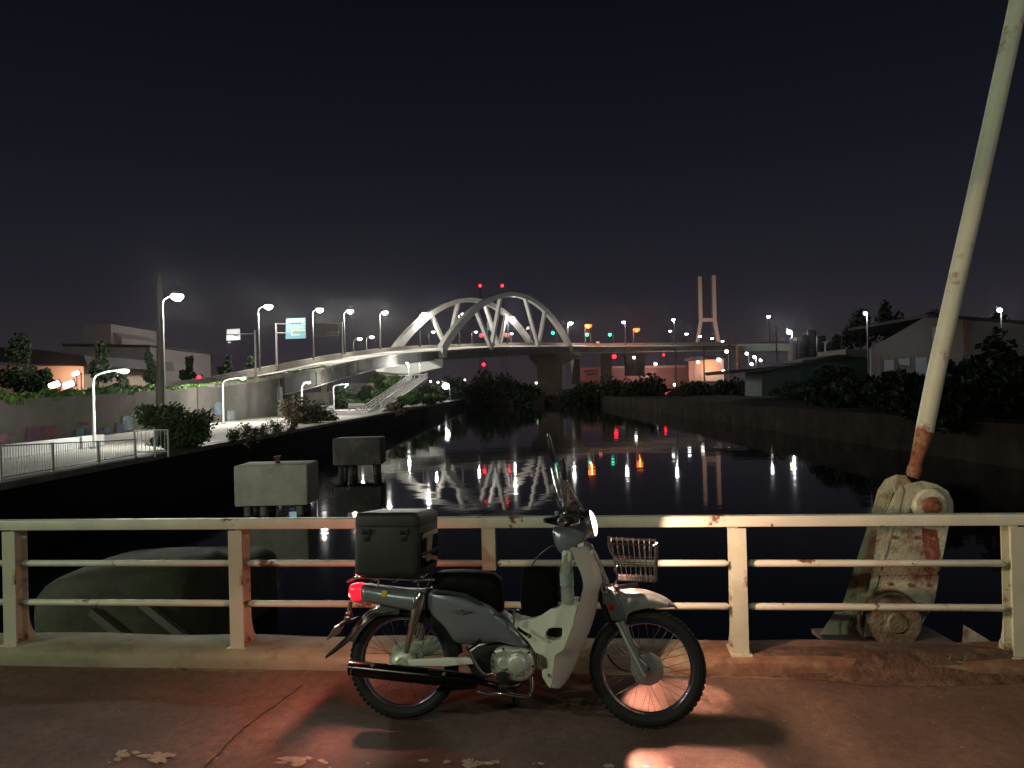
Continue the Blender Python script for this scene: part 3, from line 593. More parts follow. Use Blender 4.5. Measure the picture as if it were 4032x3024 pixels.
# ================================================================== ARCH BRIDGE
NL = P(1738, 1378, 190); NR = P(2240, 1362, 270); ax_ = (NR-NL); 
hz = Vector((ax_.x, ax_.y, 0)).normalized(); back = Vector((-hz.y, hz.x, 0))
ab = empty('arch_bridge', NL); tag(ab, 'pair of pale steel arches with slanting hangers over the road bridge', 'arch bridge'); ao = NL.copy()
def arch(off, rise, nm, foot, w0=1.9, w1=1.28, cuts=(.21, .39, .58, .76), deckn=(.31, .69)):
    pts = []; N = 40; L_ = ax_.length
    A = NL+back*off; Bv = NR+back*off
    def pos(t_): return A.lerp(Bv, t_)+Vector((0, 0, rise*(4*t_*(1-t_))**.92))
    mb = MB(); rows = []
    for i in range(N+1):
        t_ = i/N; p = pos(t_); q = (pos(min(1, t_+.01))-pos(max(0, t_-.01))).normalized(); nu = back.cross(q).normalized()
        if nu.z < 0: nu = -nu
        h = w0*(abs(2*t_-1)**2)*.6+w1; wd = .66
        rows.append([p+back*wd+nu*h/2-ao, p-back*wd+nu*h/2-ao, p-back*wd-nu*h/2-ao, p+back*wd-nu*h/2-ao])
    mb.grid(rows, True); mb.build('arch_rib', M_steelp, ab, ang=30)
    c = cuts; d = deckn
    for (ta, td) in ((c[0], d[0]), (c[1], d[0]), (c[2], d[1]), (c[3], d[1])):
        MB().beam(pos(ta)-ao, A.lerp(Bv, td)-ao, 1.1, .95, up=back).build('hanger', M_steelp, ab, False)
    for e__ in (A, Bv): MB().box(e__-ao+Vector((0, 0, -.8)), (2.0, 2.0, 2.2), Matrix.Rotation(math.atan2(hz.y, hz.x), 3, 'Z')).build('arch_foot', M_concp, ab, False)
arch(0, 15.8, 'near', True); arch(14, 15.2, 'far', True)
# tie girder under the near arch
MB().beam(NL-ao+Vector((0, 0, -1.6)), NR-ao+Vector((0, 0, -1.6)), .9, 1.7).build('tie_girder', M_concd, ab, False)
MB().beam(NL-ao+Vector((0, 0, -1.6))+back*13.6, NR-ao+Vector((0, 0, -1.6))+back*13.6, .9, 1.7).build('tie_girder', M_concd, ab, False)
# hammerhead pier at the right
def hammer(poly, D, dep, lab, m):
    c = P(poly[0][0], poly[0][1], D); r_ = empty('bridge_pier', (c.x, c.y, ZB)); tag(r_, lab, 'bridge pier')
    return r_, (lambda a, b_, t_: P(a, b_, D+t_)*1.0-r_.location)
r_, fn = hammer([(2160, 1500)], 262, 3, 'large brown hammerhead pier under the right end of the arches', M_conc)
def prismD(poly, D, dep, name, m, r_):
    q = [P(x, y, D)-r_.location for x, y in poly]; mb = MB(); n_ = len(q)
    mb.add(q+[v+Vector((0, dep, 0)) for v in q], [tuple(range(n_)), tuple(range(2*n_-1, n_-1, -1))]+[(i, (i+1) % n_, n_+(i+1) % n_, n_+i) for i in range(n_)])
    return mb.build(name, m, r_, False)
M_brown = mat('brown_concrete', (.26, .19, .14), .85, var=.2, scale=.4)
prismD([(2082, 1388), (2290, 1388), (2292, 1400), (2214, 1437), (2112, 1437), (2088, 1412)], 262, 4.5, 'pier_cap', M_brown, r_)
prismD([(2114, 1437), (2213, 1437), (2213, 1556), (2120, 1556)], 262, 4, 'shaft', M_brown, r_)
prismD([(2214, 1437), (2227, 1437), (2222, 1556), (2214, 1556)], 262, 4, 'lit_edge', M_concp, r_)  # pale strip paints the lamplit right side of the pier
for poly, D, lab, m in [([(2246, 1415), (2282, 1412), (2280, 1512), (2250, 1512)], 300, 'grey column just right of the brown hammerhead pier', M_conc), ([(2368, 1395), (2410, 1395), (2408, 1512), (2370, 1512)], 310, 'grey column left of the mushroom shaped pier', M_conc)]:
    b_ = P(poly[2][0], 1530, D); r_ = empty('bridge_pier', b_); tag(r_, lab, 'bridge pier'); prismD(poly, D, 2.5, 'shaft', m, r_)
b_ = P(2500, 1490, 300); r_ = empty('bridge_pier', b_); tag(r_, 'dark mushroom shaped pier with a wide thin cap', 'bridge pier')
prismD([(2450, 1398), (2470, 1390), (2530, 1388), (2556, 1396), (2540, 1404), (2465, 1405)], 299, 4, 'pier_cap', M_concd, r_); prismD([(2462, 1404), (2541, 1404), (2538, 1480), (2464, 1480)], 300, 3, 'shaft', M_concd, r_)
# left pier crossbeam, bright white
b_ = P(1600, 1470, 186); r_ = empty('bridge_pier', (b_.x, b_.y, ZB)); tag(r_, 'bright white haunched crossbeam jutting out under the left arch foot', 'bridge pier')
prismD([(1474, 1432), (1560, 1428), (1740, 1412), (1740, 1446), (1720, 1450), (1627, 1472), (1560, 1470), (1480, 1462)], 186, 4, 'crossbeam', mat('white_concrete', (.72, .68, .62), .7, var=.1, scale=.3), r_)
prismD([(1490, 1460), (1560, 1465), (1560, 1560), (1490, 1560)], 187, 2.5, 'shaft', M_conc, r_)
# girder box and pylon at the right
b_ = P(3010, 1380, 322); r_ = empty('box_girder', b_); tag(r_, 'pale green grey box girder span at the right end of the road', 'bridge span')
prismD([(2922, 1354), (3104, 1352), (3112, 1368), (3106, 1382), (2924, 1384)], 322, 10, 'girder', mat('green_grey_steel', (.42, .47, .42), .6, var=.1, scale=.2), r_)
for x0, x1 in ((2905, 2921), (3112, 3142)):
    prismD([(x0, 1362), (x1, 1362), (x1, 1470), (x0, 1470)], 320, 3, 'pier_shaft', M_brown, r_)
b_ = P(2790, 1400, 640); py = empty('bridge_pylon', b_); tag(py, 'tall H shaped pylon of a distant bridge with splayed legs', 'pylon')
M_pyl = mat('pylon_steel', (.50, .42, .38), .7, var=.1, scale=.05, emit=None)
for q in ([(2748, 1089), (2763, 1088), (2767, 1262), (2752, 1262)], [(2804, 1084), (2818, 1083), (2822, 1262), (2807, 1262)], [(2752, 1262), (2767, 1262), (2752, 1352), (2739, 1352)], [(2807, 1262), (2822, 1262), (2838, 1352), (2825, 1352)]):
    prismD(q, 640, 5, 'pylon_leg', M_pyl, py)
prismD([(2766, 1253), (2808, 1252), (2808, 1266), (2766, 1267)], 641, 3, 'cross_beam', M_pyl, py)
light('floodlight', 'SPOT', P(2790, 1395, 560)-b_, 160000, (1, .72, .6), py, 1, 70, P(2790, 1160, 640)-P(2790, 1395, 560), .6)

# traffic lights, beacons
def beacon(x, y, D, ybase, m, lab, r, name='traffic_light', cat='traffic light', group=None):
    b_ = P(x, ybase, D); r_ = empty(name, b_); tag(r_, lab, cat, group); h = P(x, y, D)-b_
    off = r*2.2
    MB().tube([(off, 0, 0), (off, 0, h.z+.3), (0, 0, h.z+.3)], D*.0003, 6).build('pole', M_galv, r_)
    MB().box((0, .25, h.z), (r*2.8, .3, r*2.6), bv=.05).build('housing', M_concd, r_)
    MB().lathe([(0, r*.5), (r*.7, r*.35), (r, 0), (r, -.1), (0, -.1)], (0, 0, h.z), (0, -1, 0), 14).build('lens', m, r_)
GT = 'traffic lights on the elevated road'
for x, y, D, m, lab in [(1896, 1320, 250, M_red, 'red traffic light left of the near arch hangers'), (1997, 1320, 262, M_red, 'red traffic light right of the V of hangers'), (2178, 1311, 285, M_green, 'green traffic light just inside the right arch leg'), (2312, 1318, 300, M_green, 'green traffic light below the first orange lamp'), (2402, 1318, 300, M_green, 'green traffic light between the two orange lamps')]:
    beacon(x, y, D, 1352, m, lab, .62, group=GT)
for x, lab in ((1901, 'left one of two dark masts topped by red warning lights'), (1988, 'right one of two dark masts topped by red warning lights')):
    b_ = P(x, 1560, 900); r_ = empty('warning_mast', b_); tag(r_, lab, 'mast', 'far masts with red warning lights'); h = P(x, 1125, 900).z-b_.z
    for s1 in (-1, 1):
        for s2 in (-1, 1): MB().tube([(s1*3.5, s2*3.5, 0), (s1*.9, s2*.9, h-2)], [.25, .18], 4).build('mast_leg', M_concd, r_)
    bz = MB()
    for i in range(14):
        z0 = h*i/14; z1 = h*(i+1)/14; a0 = 3.5-2.6*i/14; a1 = 3.5-2.6*(i+1)/14
        bz.beam((-a0, -a0, z0), (a1, -a1, z1), .2, .2).beam((a0, -a0, z0), (-a1, -a1, z1), .2, .2)
    bz.build('bracing', M_concd, r_, False)
    MB().lathe([(0, 1.9), (1.5, 1.2), (1.9, 0), (1.5, -1.2), (0, -1.9)], (0, -1, h), (0, 0, 1), 12).build('warning_light', M_red, r_)
beacon(1907, 1435, 600, 1540, M_red, 'single red warning light low under the arch bridge', 1.4, 'warning_light', 'warning light')
beacon(2421, 1404, 420, 1500, M_red, 'red warning light beside the mushroom pier', 1.2, 'warning_light', 'warning light')
beacon(2616, 1397, 520, 1500, M_red, 'dim red warning light under the road left of the pylon', .9, 'warning_light', 'warning light')
beacon(2714, 1413, 520, 1500, M_red, 'dim red warning light under the road below the pylon', .9, 'warning_light', 'warning light')
beacon(508, 1404, 190, 1560, M_red, 'tiny red warning light beside the grey factory', .45, 'warning_light', 'warning light')
beacon(784, 1486, 150, 1540, M_red, 'dim red light just above the ramp parapet', .45, 'warning_light', 'warning light')

# ------------------------------------------------------------------ signs
def sign(px, yb, ytop, x0, x1, y0, y1, D, faces, lab, armys, m, lamp=None, pr=.14):
    b_ = P(px, yb, D); r_ = empty('road_sign', b_); tag(r_, lab, 'road sign')
    MB().tube([(0, 0, -.3), (0, 0, (P(px, ytop, D)-b_).z)], [pr*1.3, pr], 10).build('post', M_galv, r_)
    for ay in armys: 
        a = P(px, ay, D)-b_; c = P((x0+x1)/2, ay, D)-b_; MB().tube([a, c+Vector((0, .08, 0))], pr*.6, 8).build('arm', M_galv, r_)
    q = [P(x, y, D)-b_ for x, y in ((x0, y0+3), (x1, y0), (x1+2, y1-3), (x0-2, y1))]
    MB().add(q+[v+Vector((0, .08, 0)) for v in q], [(0, 1, 2, 3), (7, 6, 5, 4), (0, 1, 5, 4), (1, 2, 6, 5), (2, 3, 7, 6), (3, 0, 4, 7)]).build('sign_panel', m, r_, False)
    for (fx0, fx1, fy0, fy1, fm) in faces:
        w0, h0 = x1-x0, y1-y0; q = [P(x0+w0*u, y0+h0*v, D)-b_+Vector((0, -.03, 0)) for u, v in ((fx0, fy0), (fx1, fy0), (fx1, fy1), (fx0, fy1))]
        MB().add(q, [(0, 1, 2, 3)]).build('sign_marking', fm, r_, False)
    if lamp:
        lp = P((x0+x1)/2, y1+6, D)-b_+Vector((0, -1.1, 0))
        MB().box(lp+Vector((0, .1, -.10)), (.35, .12, .06)).build('sign_lamp', M_concd, r_, False)
        light('sign_light', 'POINT', lp, lamp, (.85, .97, 1), r_, .2)
M_sb = mat('sign_blue', (.022, .085, .12), .5, emit=(.08, .30, .40), estr=.25); M_sg = mat('sign_green', (.005, .06, .03), .5, emit=(.02, .25, .10), estr=.3); M_sw = mat('sign_white', (.15, .18, .17), .5, emit=(.6, .75, .7), estr=.3); M_sc = mat('sign_pale_green', (.05, .09, .07), .5, emit=(.2, .34, .26), estr=.3)  # sign faces glow faintly in place of light shining on them
sign(1090, 1437, 1272, 1126, 1202, 1251, 1335, 106, [(.42, .95, .06, .18, M_sc), (.30, .38, .06, .17, M_sg), (.3, 1, .24, .30, M_sc), (.3, .42, .22, .34, M_sg), (.48, .6, .22, .34, M_sg), (.66, .78, .22, .34, M_sg), (.3, .97, .42, .55, M_sc), (.33, 1, .57, .60, M_sw), (.4, .97, .62, .73, M_sg), (.3, .72, .79, .83, M_sw), (.28, .33, .42, .86, M_sw)], 'blue road sign with green and white markings on a grey post', (1275, 1311), M_sb, None)
sign(1008, 1492, 1298, 893, 944, 1294, 1341, 75, [(.0, 1.0, .46, .54, M_galv), (.55, .9, .55, .62, M_galv)], 'square white sign on a long arm left of its post', (1314,), M_white, 60, .1)
sign(1349, 1392, 1268, 1240, 1330, 1272, 1325, 148, [], 'dim brown back of a road sign between two road lamps', (1274, 1309), mat('sign_back', (.035, .028, .022), .8, var=.2, scale=1))
sign(1920, 1352, 1265, 1924, 1944, 1266, 1300, 262, [(.1, .9, .3, .4, M_sw), (.1, .9, .6, .7, M_sw)], 'small blue road sign between the arches', (1275, 1293), M_sb)
sign(2090, 1352, 1284, 2074, 2084, 1284, 1299, 270, [], 'tiny white sign beside the right hanger', (1291,), M_white, None, .1)
# orange message board on the right road
b_ = P(2354, 1355, 305); r_ = empty('message_board', b_); tag(r_, 'tiny glowing orange message board on the level road', 'message board')
MB().box(P(2354, 1351, 305)-b_+Vector((0, 0, .3)), (1.5, .3, .9)).build('housing', M_concd, r_, False); MB().box(P(2354, 1351, 304.8)-b_+Vector((0, 0, .3)), (1.2, .1, .6)).build('display', mat('display_orange', (.8, .3, .1), .5, emit=(1, .38, .16), estr=.8), r_, False)

# utility pole
b_ = P(628, 1590, 44); b_.z = ZB; up_ = empty('utility_pole', b_); tag(up_, 'tall dark tapering concrete utility pole in front of the ramp wall', 'utility pole')
tp = P(630, 1078, 44)-b_; MB().tube([(0, 0, 0), tp], [.27, .11], 14).build('pole', mat('pole_concrete', (.13, .115, .10), .8, var=.2, scale=2), up_)
for k_ in range(5): MB().tube([(-.2, 0, 3+k_*.9), (.2, 0, 3+k_*.9)], .012, 5).build('step_bolt', M_galv, up_)

# ------------------------------------------------------------------ footstairs
sr = empty('stairway', P(1560, 1560, 118)); tag(sr, 'brightly lit white stairway climbing to a landing under the bridge', 'stairway'); s0 = sr.location.copy()
A0 = P(1440, 1628, 86); A1 = P(1622, 1490, 140); B0 = P(1500, 1620, 86); B1 = P(1682, 1487, 140)
n_ = 44; stp = MB()
for i in range(n_):
    t0 = i/n_; t1 = (i+1)/n_; a = A0.lerp(A1, t0); b_ = B0.lerp(B1, t0); c = B0.lerp(B1, t1); d = A0.lerp(A1, t1); z = a.z; 
    top = [Vector((v.x, v.y, d.z))-s0 for v in (a, b_, c, d)]; bot = [v-Vector((0, 0, .3)) for v in top]
    stp.add(top+bot, [(0, 1, 2, 3), (7, 6, 5, 4), (0, 1, 5, 4), (1, 2, 6, 5), (2, 3, 7, 6), (3, 0, 4, 7)])
M_wc = mat('stair_concrete', (.62, .60, .56), .7, var=.1, scale=1)
stp.build('steps', M_wc, sr, False, kind='stuff')
for (p, q) in ((A0, A1), (B0, B1)):
    for dz in (.35, .65, .95): MB().tube([p-s0+Vector((0, 0, dz)), q-s0+Vector((0, 0, dz))], .07, 6).build('handrail', M_white, sr)
    for i in range(15):
        v = p.lerp(q, i/14)-s0; MB().tube([v, v+Vector((0, 0, 1.0))], .06, 6).build('baluster', M_white, sr)
    MB().beam(p-s0-Vector((0, 0, .25)), q-s0-Vector((0, 0, .25)), .25, .5).build('stringer', M_wc, sr, False)
lc = [A1, P(1570, 1486, 148), P(1572, 1484, 160), P(1666, 1482, 160), B1]
mb = MB(); nl = len(lc); q = [v-s0 for v in lc]; q2 = [Vector((v.x, v.y, q[0].z)) for v in q]
mb.add(q2+[v-Vector((0, 0, .5)) for v in q2], [tuple(range(nl)), tuple(range(2*nl-1, nl-1, -1))]+[(i, (i+1) % nl, nl+(i+1) % nl, nl+i) for i in range(nl)]); mb.build('landing', M_wc, sr, False)
for i in range(9):
    v = P(1530+i*17, 1480, 160); v.z = A1.z; MB().tube([v-s0, v-s0+Vector((0, 0, 1.1))], .06, 6).build('baluster', M_white, sr)
v0 = P(1530, 1480, 160); v1 = P(1668, 1480, 160); v0.z = v1.z = A1.z+1.1; MB().tube([v0-s0, v1-s0], .07, 6).build('handrail', M_white, sr)
for x in (1640, 1600): 
    v = P(x, 1500, 146); MB().tube([Vector((v.x, v.y, ZB))-s0, Vector((v.x, v.y, A1.z-.3))-s0], .25, 10).build('column', M_concp, sr)

# ------------------------------------------------------------------ white fences at left
fr = empty('white_fence', (-13.75, 20.6, ZB)); tag(fr, 'white metal bar fence along the canal edge at far left', 'fence')
fo = fr.location.copy(); Y0, Y1 = 20.6, 28.0
def fh(y): return .96-.30*(y-Y0)/(Y1-Y0)
bar = MB().tube([(0, 0, 0), (0, 0, 1)], .011, 6).build('bar', M_white, fr); bar.location = (0, .08, .1); bar.scale = (1, 1, fh(Y0)-.12)
for i in range(1, 62):
    y = .08+i*.118; inst(bar.data, 'bar', fr, (0, y, .1), (0, 0, 0), (1, 1, fh(Y0+y)-.12))
pst = MB().box((0, 0, .5), (.07, .07, 1), bv=.01).build('post', M_white, fr); pst.scale = (1, 1, 1.0)
for y in (2.35, 4.9, 7.4): inst(pst.data, 'post', fr, (0, y, 0), (0, 0, 0), (1, 1, fh(Y0+y)+.03))
MB().tube([(0, 0, .96), (0, 7.4, .66)], .018, 8).build('top_rail', M_galv, fr); MB().tube([(0, 0, .11), (0, 7.4, .11)], .018, 8).build('bottom_rail', M_white, fr)
f2 = empty('white_fence', G(598, 1800, ZB)); tag(f2, 'short white barred fence panel standing across the path before the bush', 'fence')
pw_ = 1.22
for x in (-.62, .12, .6): MB().box((x, 0, .5), (.05, .05, 1.0)).build('post', M_white, f2, False)
MB().beam((-.62, 0, .98), (.6, 0, .98), .04, .04).build('top_rail', M_white, f2, False); MB().beam((-.62, 0, .2), (.6, 0, .2), .04, .04).build('bottom_rail', M_white, f2, False)
b2 = MB().tube([(0, 0, .2), (0, 0, .98)], .01, 6).build('bar', M_white, f2); b2.location = (-.5, 0, 0)
for i in range(1, 8): inst(b2.data, 'bar', f2, (-.5+i*.14, 0, 0))
lw = MB().beam((-19.3, 26, -.2), (-19.3, 36, -.2), .35, .5).build('low_wall', M_white, None, False); tag(lw, 'low white kerb wall behind the fence at far left', 'low wall')
for (x, y, w_, h_, D, lab) in [(1290, 1637, 50, 22, 84, 'white bench on the path below the piers'), (1403, 1622, 64, 16, 96, 'pale bench at the foot of the stairs')]:
    b_ = P(x, y+h_, D); b_.z = ZB; r_ = empty('bench', b_); tag(r_, lab, 'bench'); ww = w_*D/FPX
    MB().box((0, 0, .45), (ww, .5, .1)).build('seat', M_white, r_, False); MB().box((0, .25, .75), (ww, .08, .35)).build('backrest', M_white, r_, False)
    for sx_ in (-.4, 0, .4): MB().box((ww*sx_, 0, .2), (.1, .4, .4)).build('leg', M_white, r_, False)

# ------------------------------------------------------------------ trees and shrubs
tree(P(690, 1790, 31.5), 2.4, [((-.75, .4, 1.6), (1.35, 1.0, .75)), ((.6, 0, 1.05), (1.25, 1.0, .85)), ((0, .2, .5), (1.6, .9, .45))], M_leaf, 'large leafy green bush hanging over the quay left of centre', 'bush', 'bush', 5200, .125, clumps=14, trunk=.05)
for (x, yt, yb, w_, D, lab, m_, n_) in [(915, 1668, 1742, 70, 35, 'small thin shrub just right of the big bush', M_leaf, 500), (975, 1640, 1735, 90, 36, 'low scraggly shrub between two thinner ones on the quay edge', M_leafbr, 700), (1030, 1655, 1722, 70, 39, 'wispy dry shrub on the quay edge', M_leafbr, 450), (1085, 1640, 1712, 90, 42, 'dry thin shrub on the quay edge before the brown tree', M_leaf, 700), (1150, 1650, 1700, 70, 46, 'low shrub at the foot of the brown tree', M_leafbr, 450)]:
    pxtree(x, yt, yb, w_, D, m_, lab, 'shrub', n_, .07, name='shrub', low=-.25, clumps=16)
pxtree(1190, 1552, 1690, 235, 58, M_leafbr, 'brownish bushy tree in front of the ramp end', 'tree', 2600, .16, clumps=24, low=-.1)
pxtree(1290, 1620, 1672, 110, 62, M_leafd, 'small dark shrub before the white bench', 'shrub', 600, .14, name='shrub')
pxtree(1350, 1520, 1620, 110, 108, M_leafd, 'dark tree between the two ramp piers', 'tree', 1200, .35)
pxtree(1440, 1510, 1600, 90, 112, M_leafd, 'dark shrub left of the stairs', 'shrub', 900, .35, name='shrub')
pxtree(1430, 1568, 1618, 120, 98, M_leafb, 'bright low shrub at the foot of the stairs', 'shrub', 900, .3, name='shrub')
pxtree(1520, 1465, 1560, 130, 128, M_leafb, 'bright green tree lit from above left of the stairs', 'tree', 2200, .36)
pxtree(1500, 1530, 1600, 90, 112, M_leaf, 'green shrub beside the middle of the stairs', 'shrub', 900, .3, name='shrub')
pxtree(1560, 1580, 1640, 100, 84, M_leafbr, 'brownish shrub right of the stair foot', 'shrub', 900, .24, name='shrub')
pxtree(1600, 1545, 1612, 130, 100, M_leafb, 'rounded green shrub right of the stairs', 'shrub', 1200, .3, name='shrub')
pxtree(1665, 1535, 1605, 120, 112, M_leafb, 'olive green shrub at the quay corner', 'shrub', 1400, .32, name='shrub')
pxtree(1715, 1545, 1598, 90, 128, M_leafb, 'outermost green shrub where the left quay ends', 'shrub', 1100, .34, name='shrub')
pxtree(1680, 1515, 1570, 140, 150, M_leafb, 'darker green shrub behind the quay corner', 'shrub', 1200, .4, name='shrub')
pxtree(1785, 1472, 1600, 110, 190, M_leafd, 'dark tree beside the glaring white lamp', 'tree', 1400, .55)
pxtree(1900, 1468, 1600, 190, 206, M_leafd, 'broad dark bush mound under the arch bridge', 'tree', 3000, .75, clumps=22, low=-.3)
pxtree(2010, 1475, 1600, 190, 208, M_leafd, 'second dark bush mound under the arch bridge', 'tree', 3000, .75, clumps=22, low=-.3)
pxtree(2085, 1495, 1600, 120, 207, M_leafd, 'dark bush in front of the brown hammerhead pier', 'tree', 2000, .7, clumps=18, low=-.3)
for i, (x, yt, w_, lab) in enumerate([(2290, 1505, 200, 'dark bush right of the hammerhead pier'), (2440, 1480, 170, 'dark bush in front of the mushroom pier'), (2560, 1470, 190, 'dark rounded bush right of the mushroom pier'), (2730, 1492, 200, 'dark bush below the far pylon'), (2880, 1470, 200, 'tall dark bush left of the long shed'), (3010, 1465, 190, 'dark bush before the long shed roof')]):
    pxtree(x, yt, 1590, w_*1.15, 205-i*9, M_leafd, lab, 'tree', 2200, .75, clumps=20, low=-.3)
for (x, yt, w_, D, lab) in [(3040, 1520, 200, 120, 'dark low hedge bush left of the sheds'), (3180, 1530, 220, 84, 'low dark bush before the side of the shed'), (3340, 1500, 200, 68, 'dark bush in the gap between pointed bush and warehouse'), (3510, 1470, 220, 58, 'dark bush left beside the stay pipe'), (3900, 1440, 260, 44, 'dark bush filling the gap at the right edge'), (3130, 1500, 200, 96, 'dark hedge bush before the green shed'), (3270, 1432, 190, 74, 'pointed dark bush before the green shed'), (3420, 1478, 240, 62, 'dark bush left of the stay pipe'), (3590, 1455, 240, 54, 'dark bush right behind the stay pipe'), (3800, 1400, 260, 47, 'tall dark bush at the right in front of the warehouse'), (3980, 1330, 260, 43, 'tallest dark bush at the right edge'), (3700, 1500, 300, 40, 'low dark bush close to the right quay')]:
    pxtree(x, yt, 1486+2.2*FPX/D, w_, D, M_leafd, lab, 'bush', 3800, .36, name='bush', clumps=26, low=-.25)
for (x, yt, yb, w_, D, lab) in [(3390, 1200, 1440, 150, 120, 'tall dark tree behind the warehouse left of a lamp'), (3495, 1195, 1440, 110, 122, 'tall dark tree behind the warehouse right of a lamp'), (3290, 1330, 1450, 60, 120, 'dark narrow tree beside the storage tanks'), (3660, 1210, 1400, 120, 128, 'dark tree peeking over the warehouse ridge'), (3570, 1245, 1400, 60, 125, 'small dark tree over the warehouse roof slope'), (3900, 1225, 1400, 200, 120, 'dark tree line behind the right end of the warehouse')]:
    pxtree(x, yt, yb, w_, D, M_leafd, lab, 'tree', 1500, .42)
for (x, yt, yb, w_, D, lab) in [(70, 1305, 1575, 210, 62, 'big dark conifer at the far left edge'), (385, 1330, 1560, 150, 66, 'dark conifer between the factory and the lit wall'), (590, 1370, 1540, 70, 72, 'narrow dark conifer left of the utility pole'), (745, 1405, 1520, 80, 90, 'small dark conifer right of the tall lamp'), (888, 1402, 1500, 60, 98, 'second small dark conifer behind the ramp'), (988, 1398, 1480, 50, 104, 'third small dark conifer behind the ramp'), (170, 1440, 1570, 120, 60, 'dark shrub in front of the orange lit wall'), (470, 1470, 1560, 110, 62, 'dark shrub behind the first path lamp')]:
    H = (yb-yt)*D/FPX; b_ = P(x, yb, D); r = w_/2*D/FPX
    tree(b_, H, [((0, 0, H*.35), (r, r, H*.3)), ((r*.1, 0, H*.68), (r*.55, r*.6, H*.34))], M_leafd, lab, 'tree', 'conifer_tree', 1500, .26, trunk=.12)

# ------------------------------------------------------------------ buildings
def bld(name, lab, cat, D, walls, org):
    b_ = P(org[0], org[1], D); r_ = empty(name, b_); tag(r_, lab, cat)
    for poly, dd, dep, nm, m in walls: prismD(poly, D+dd, dep, nm, m, r_)
    return r_
M_bw = mat('building_grey', (.33, .28, .27), .85, var=.12, scale=.15); M_bo = mat('building_cream', (.55, .42, .33), .85, var=.1, scale=.3)
M_roofd = mat('roof_dark', (.06, .05, .05), .8, var=.2, scale=.5); M_redb = mat('red_panel', (.28, .10, .09), .8)
f1 = bld('factory_building', 'grey factory with a square tower behind the trees at left', 'building', 150, [([(250, 1368), (330, 1352), (590, 1362), (595, 1560), (250, 1560)], 0, 30, 'wall', M_bw), ([(325, 1278), (436, 1276), (438, 1360), (325, 1360)], 4, 20, 'tower', M_bw), ([(436, 1300), (480, 1330), (480, 1360), (436, 1360)], 5, 15, 'side_tower', M_bw), ([(245, 1352), (592, 1358), (592, 1366), (245, 1362)], -.8, 32, 'roof', M_roofd)], (420, 1560))
for k_ in range(6): prismD([(500+k_*14, 1440), (508+k_*14, 1440), (508+k_*14, 1446), (500+k_*14, 1446)], 149.7, .2, 'window', M_roofd, f1)
f2_ = bld('warehouse', 'low hall at left with an orange lit wall under a dark overhanging roof', 'building', 95, [([(-60, 1440), (330, 1442), (330, 1575), (-60, 1590)], 0, 20, 'wall', M_bo), ([(-80, 1362), (110, 1372), (330, 1400), (345, 1442), (170, 1436), (-80, 1420)], -3, 24, 'roof', M_roofd), ([(285, 1470), (318, 1470), (318, 1555), (285, 1555)], -.2, .3, 'door', M_bw)], (130, 1580))
light('floodlight', 'POINT', P(243, 1500, 92)-f2_.location, 900, (1, .55, .36), f2_, .3)
for (x, y, D, lab, m, r) in [(214, 1516, 58, 'left of two glaring pinkish floodlights behind the ramp wall', M_warm, .32), (270, 1514, 58, 'right of two glaring pinkish floodlights behind the ramp wall', M_warm, .32), (300, 1470, 90, 'small bluish wall lamp above the floodlights', M_lensblue, .32)]:
    b_ = P(x, 1560, D); r_ = empty('floodlight', b_); tag(r_, lab, 'floodlight', 'floodlights at the far left'); h = P(x, y, D)-b_
    MB().tube([(0, .2, 0), (0, .2, h.z)], .05, 8).build('pole', M_galv, r_); MB().box((0, .15, h.z), (r*3, .2, r*1.8), Matrix.Rotation(-.35, 3, 'Y'), bv=.05).build('housing', M_galv, r_)
    MB().box((0, .0, h.z), (r*2.6, .12, r*1.35), Matrix.Rotation(-.35, 3, 'Y'), bv=.1).build('lens', m, r_)
# right: warehouse with gable
M_wh = mat('corrugated_grey', (.27, .235, .20), .75, var=.1, scale=.3); M_tl = mat('translucent_panel', (.46, .46, .47), .5)
wr = bld('warehouse', 'big pale grey gabled warehouse at right behind the bushes', 'building', 85, [([(3430, 1372), (3662, 1240), (3700, 1243), (3700, 1560), (3430, 1560)], 0, .4, 'gable_wall', M_wh), ([(3700, 1243), (4300, 1290), (4300, 1560), (3700, 1560)], 0, .4, 'side_wall', M_wh), ([(3650, 1236), (3700, 1238), (4300, 1282), (4300, 1296), (3700, 1248), (3655, 1248)], -.6, 20, 'roof', M_roofd)], (3700, 1560))
for q in ([(3482, 1418), (3520, 1418), (3520, 1475), (3482, 1475)], [(3535, 1415), (3582, 1410), (3582, 1440), (3545, 1438)], [(3604, 1408), (3650, 1406), (3650, 1490), (3604, 1470)], [(3672, 1290), (3690, 1288), (3690, 1400), (3672, 1400)]): prismD(q, 84.8, .1, 'window', M_tl, wr)
prismD([(3796, 1250), (3810, 1250), (3816, 1400), (3802, 1400)], 84.7, .2, 'downpipe', M_rust, wr)
for k_ in range(30): prismD([(3440+k_*29, 1400), (3442+k_*29, 1400), (3442+k_*29, 1560), (3440+k_*29, 1560)], 84.9, .1, 'rib', M_wh, wr)
bld('shed', 'green walled shed with a curved dark roof left of the warehouse', 'building', 110, [([(3160, 1418), (3300, 1405), (3428, 1408), (3428, 1560), (3160, 1560)], 0, 8, 'wall', mat('green_cladding', (.05, .13, .095), .7, var=.1, scale=.4)), ([(3330, 1374), (3428, 1376), (3428, 1408), (3330, 1404)], -1, 10, 'roof', M_wh), ([(2870, 1458), (3100, 1440), (3300, 1396), (3330, 1398), (3330, 1412), (3160, 1436), (2880, 1472)], -2, 14, 'roof', M_roofd), ([(3000, 1462), (3160, 1440), (3160, 1560), (3000, 1560)], 1, 8, 'side_wall', mat('grey_green_cladding', (.13, .16, .14), .8, var=.1, scale=.4))], (3200, 1560))
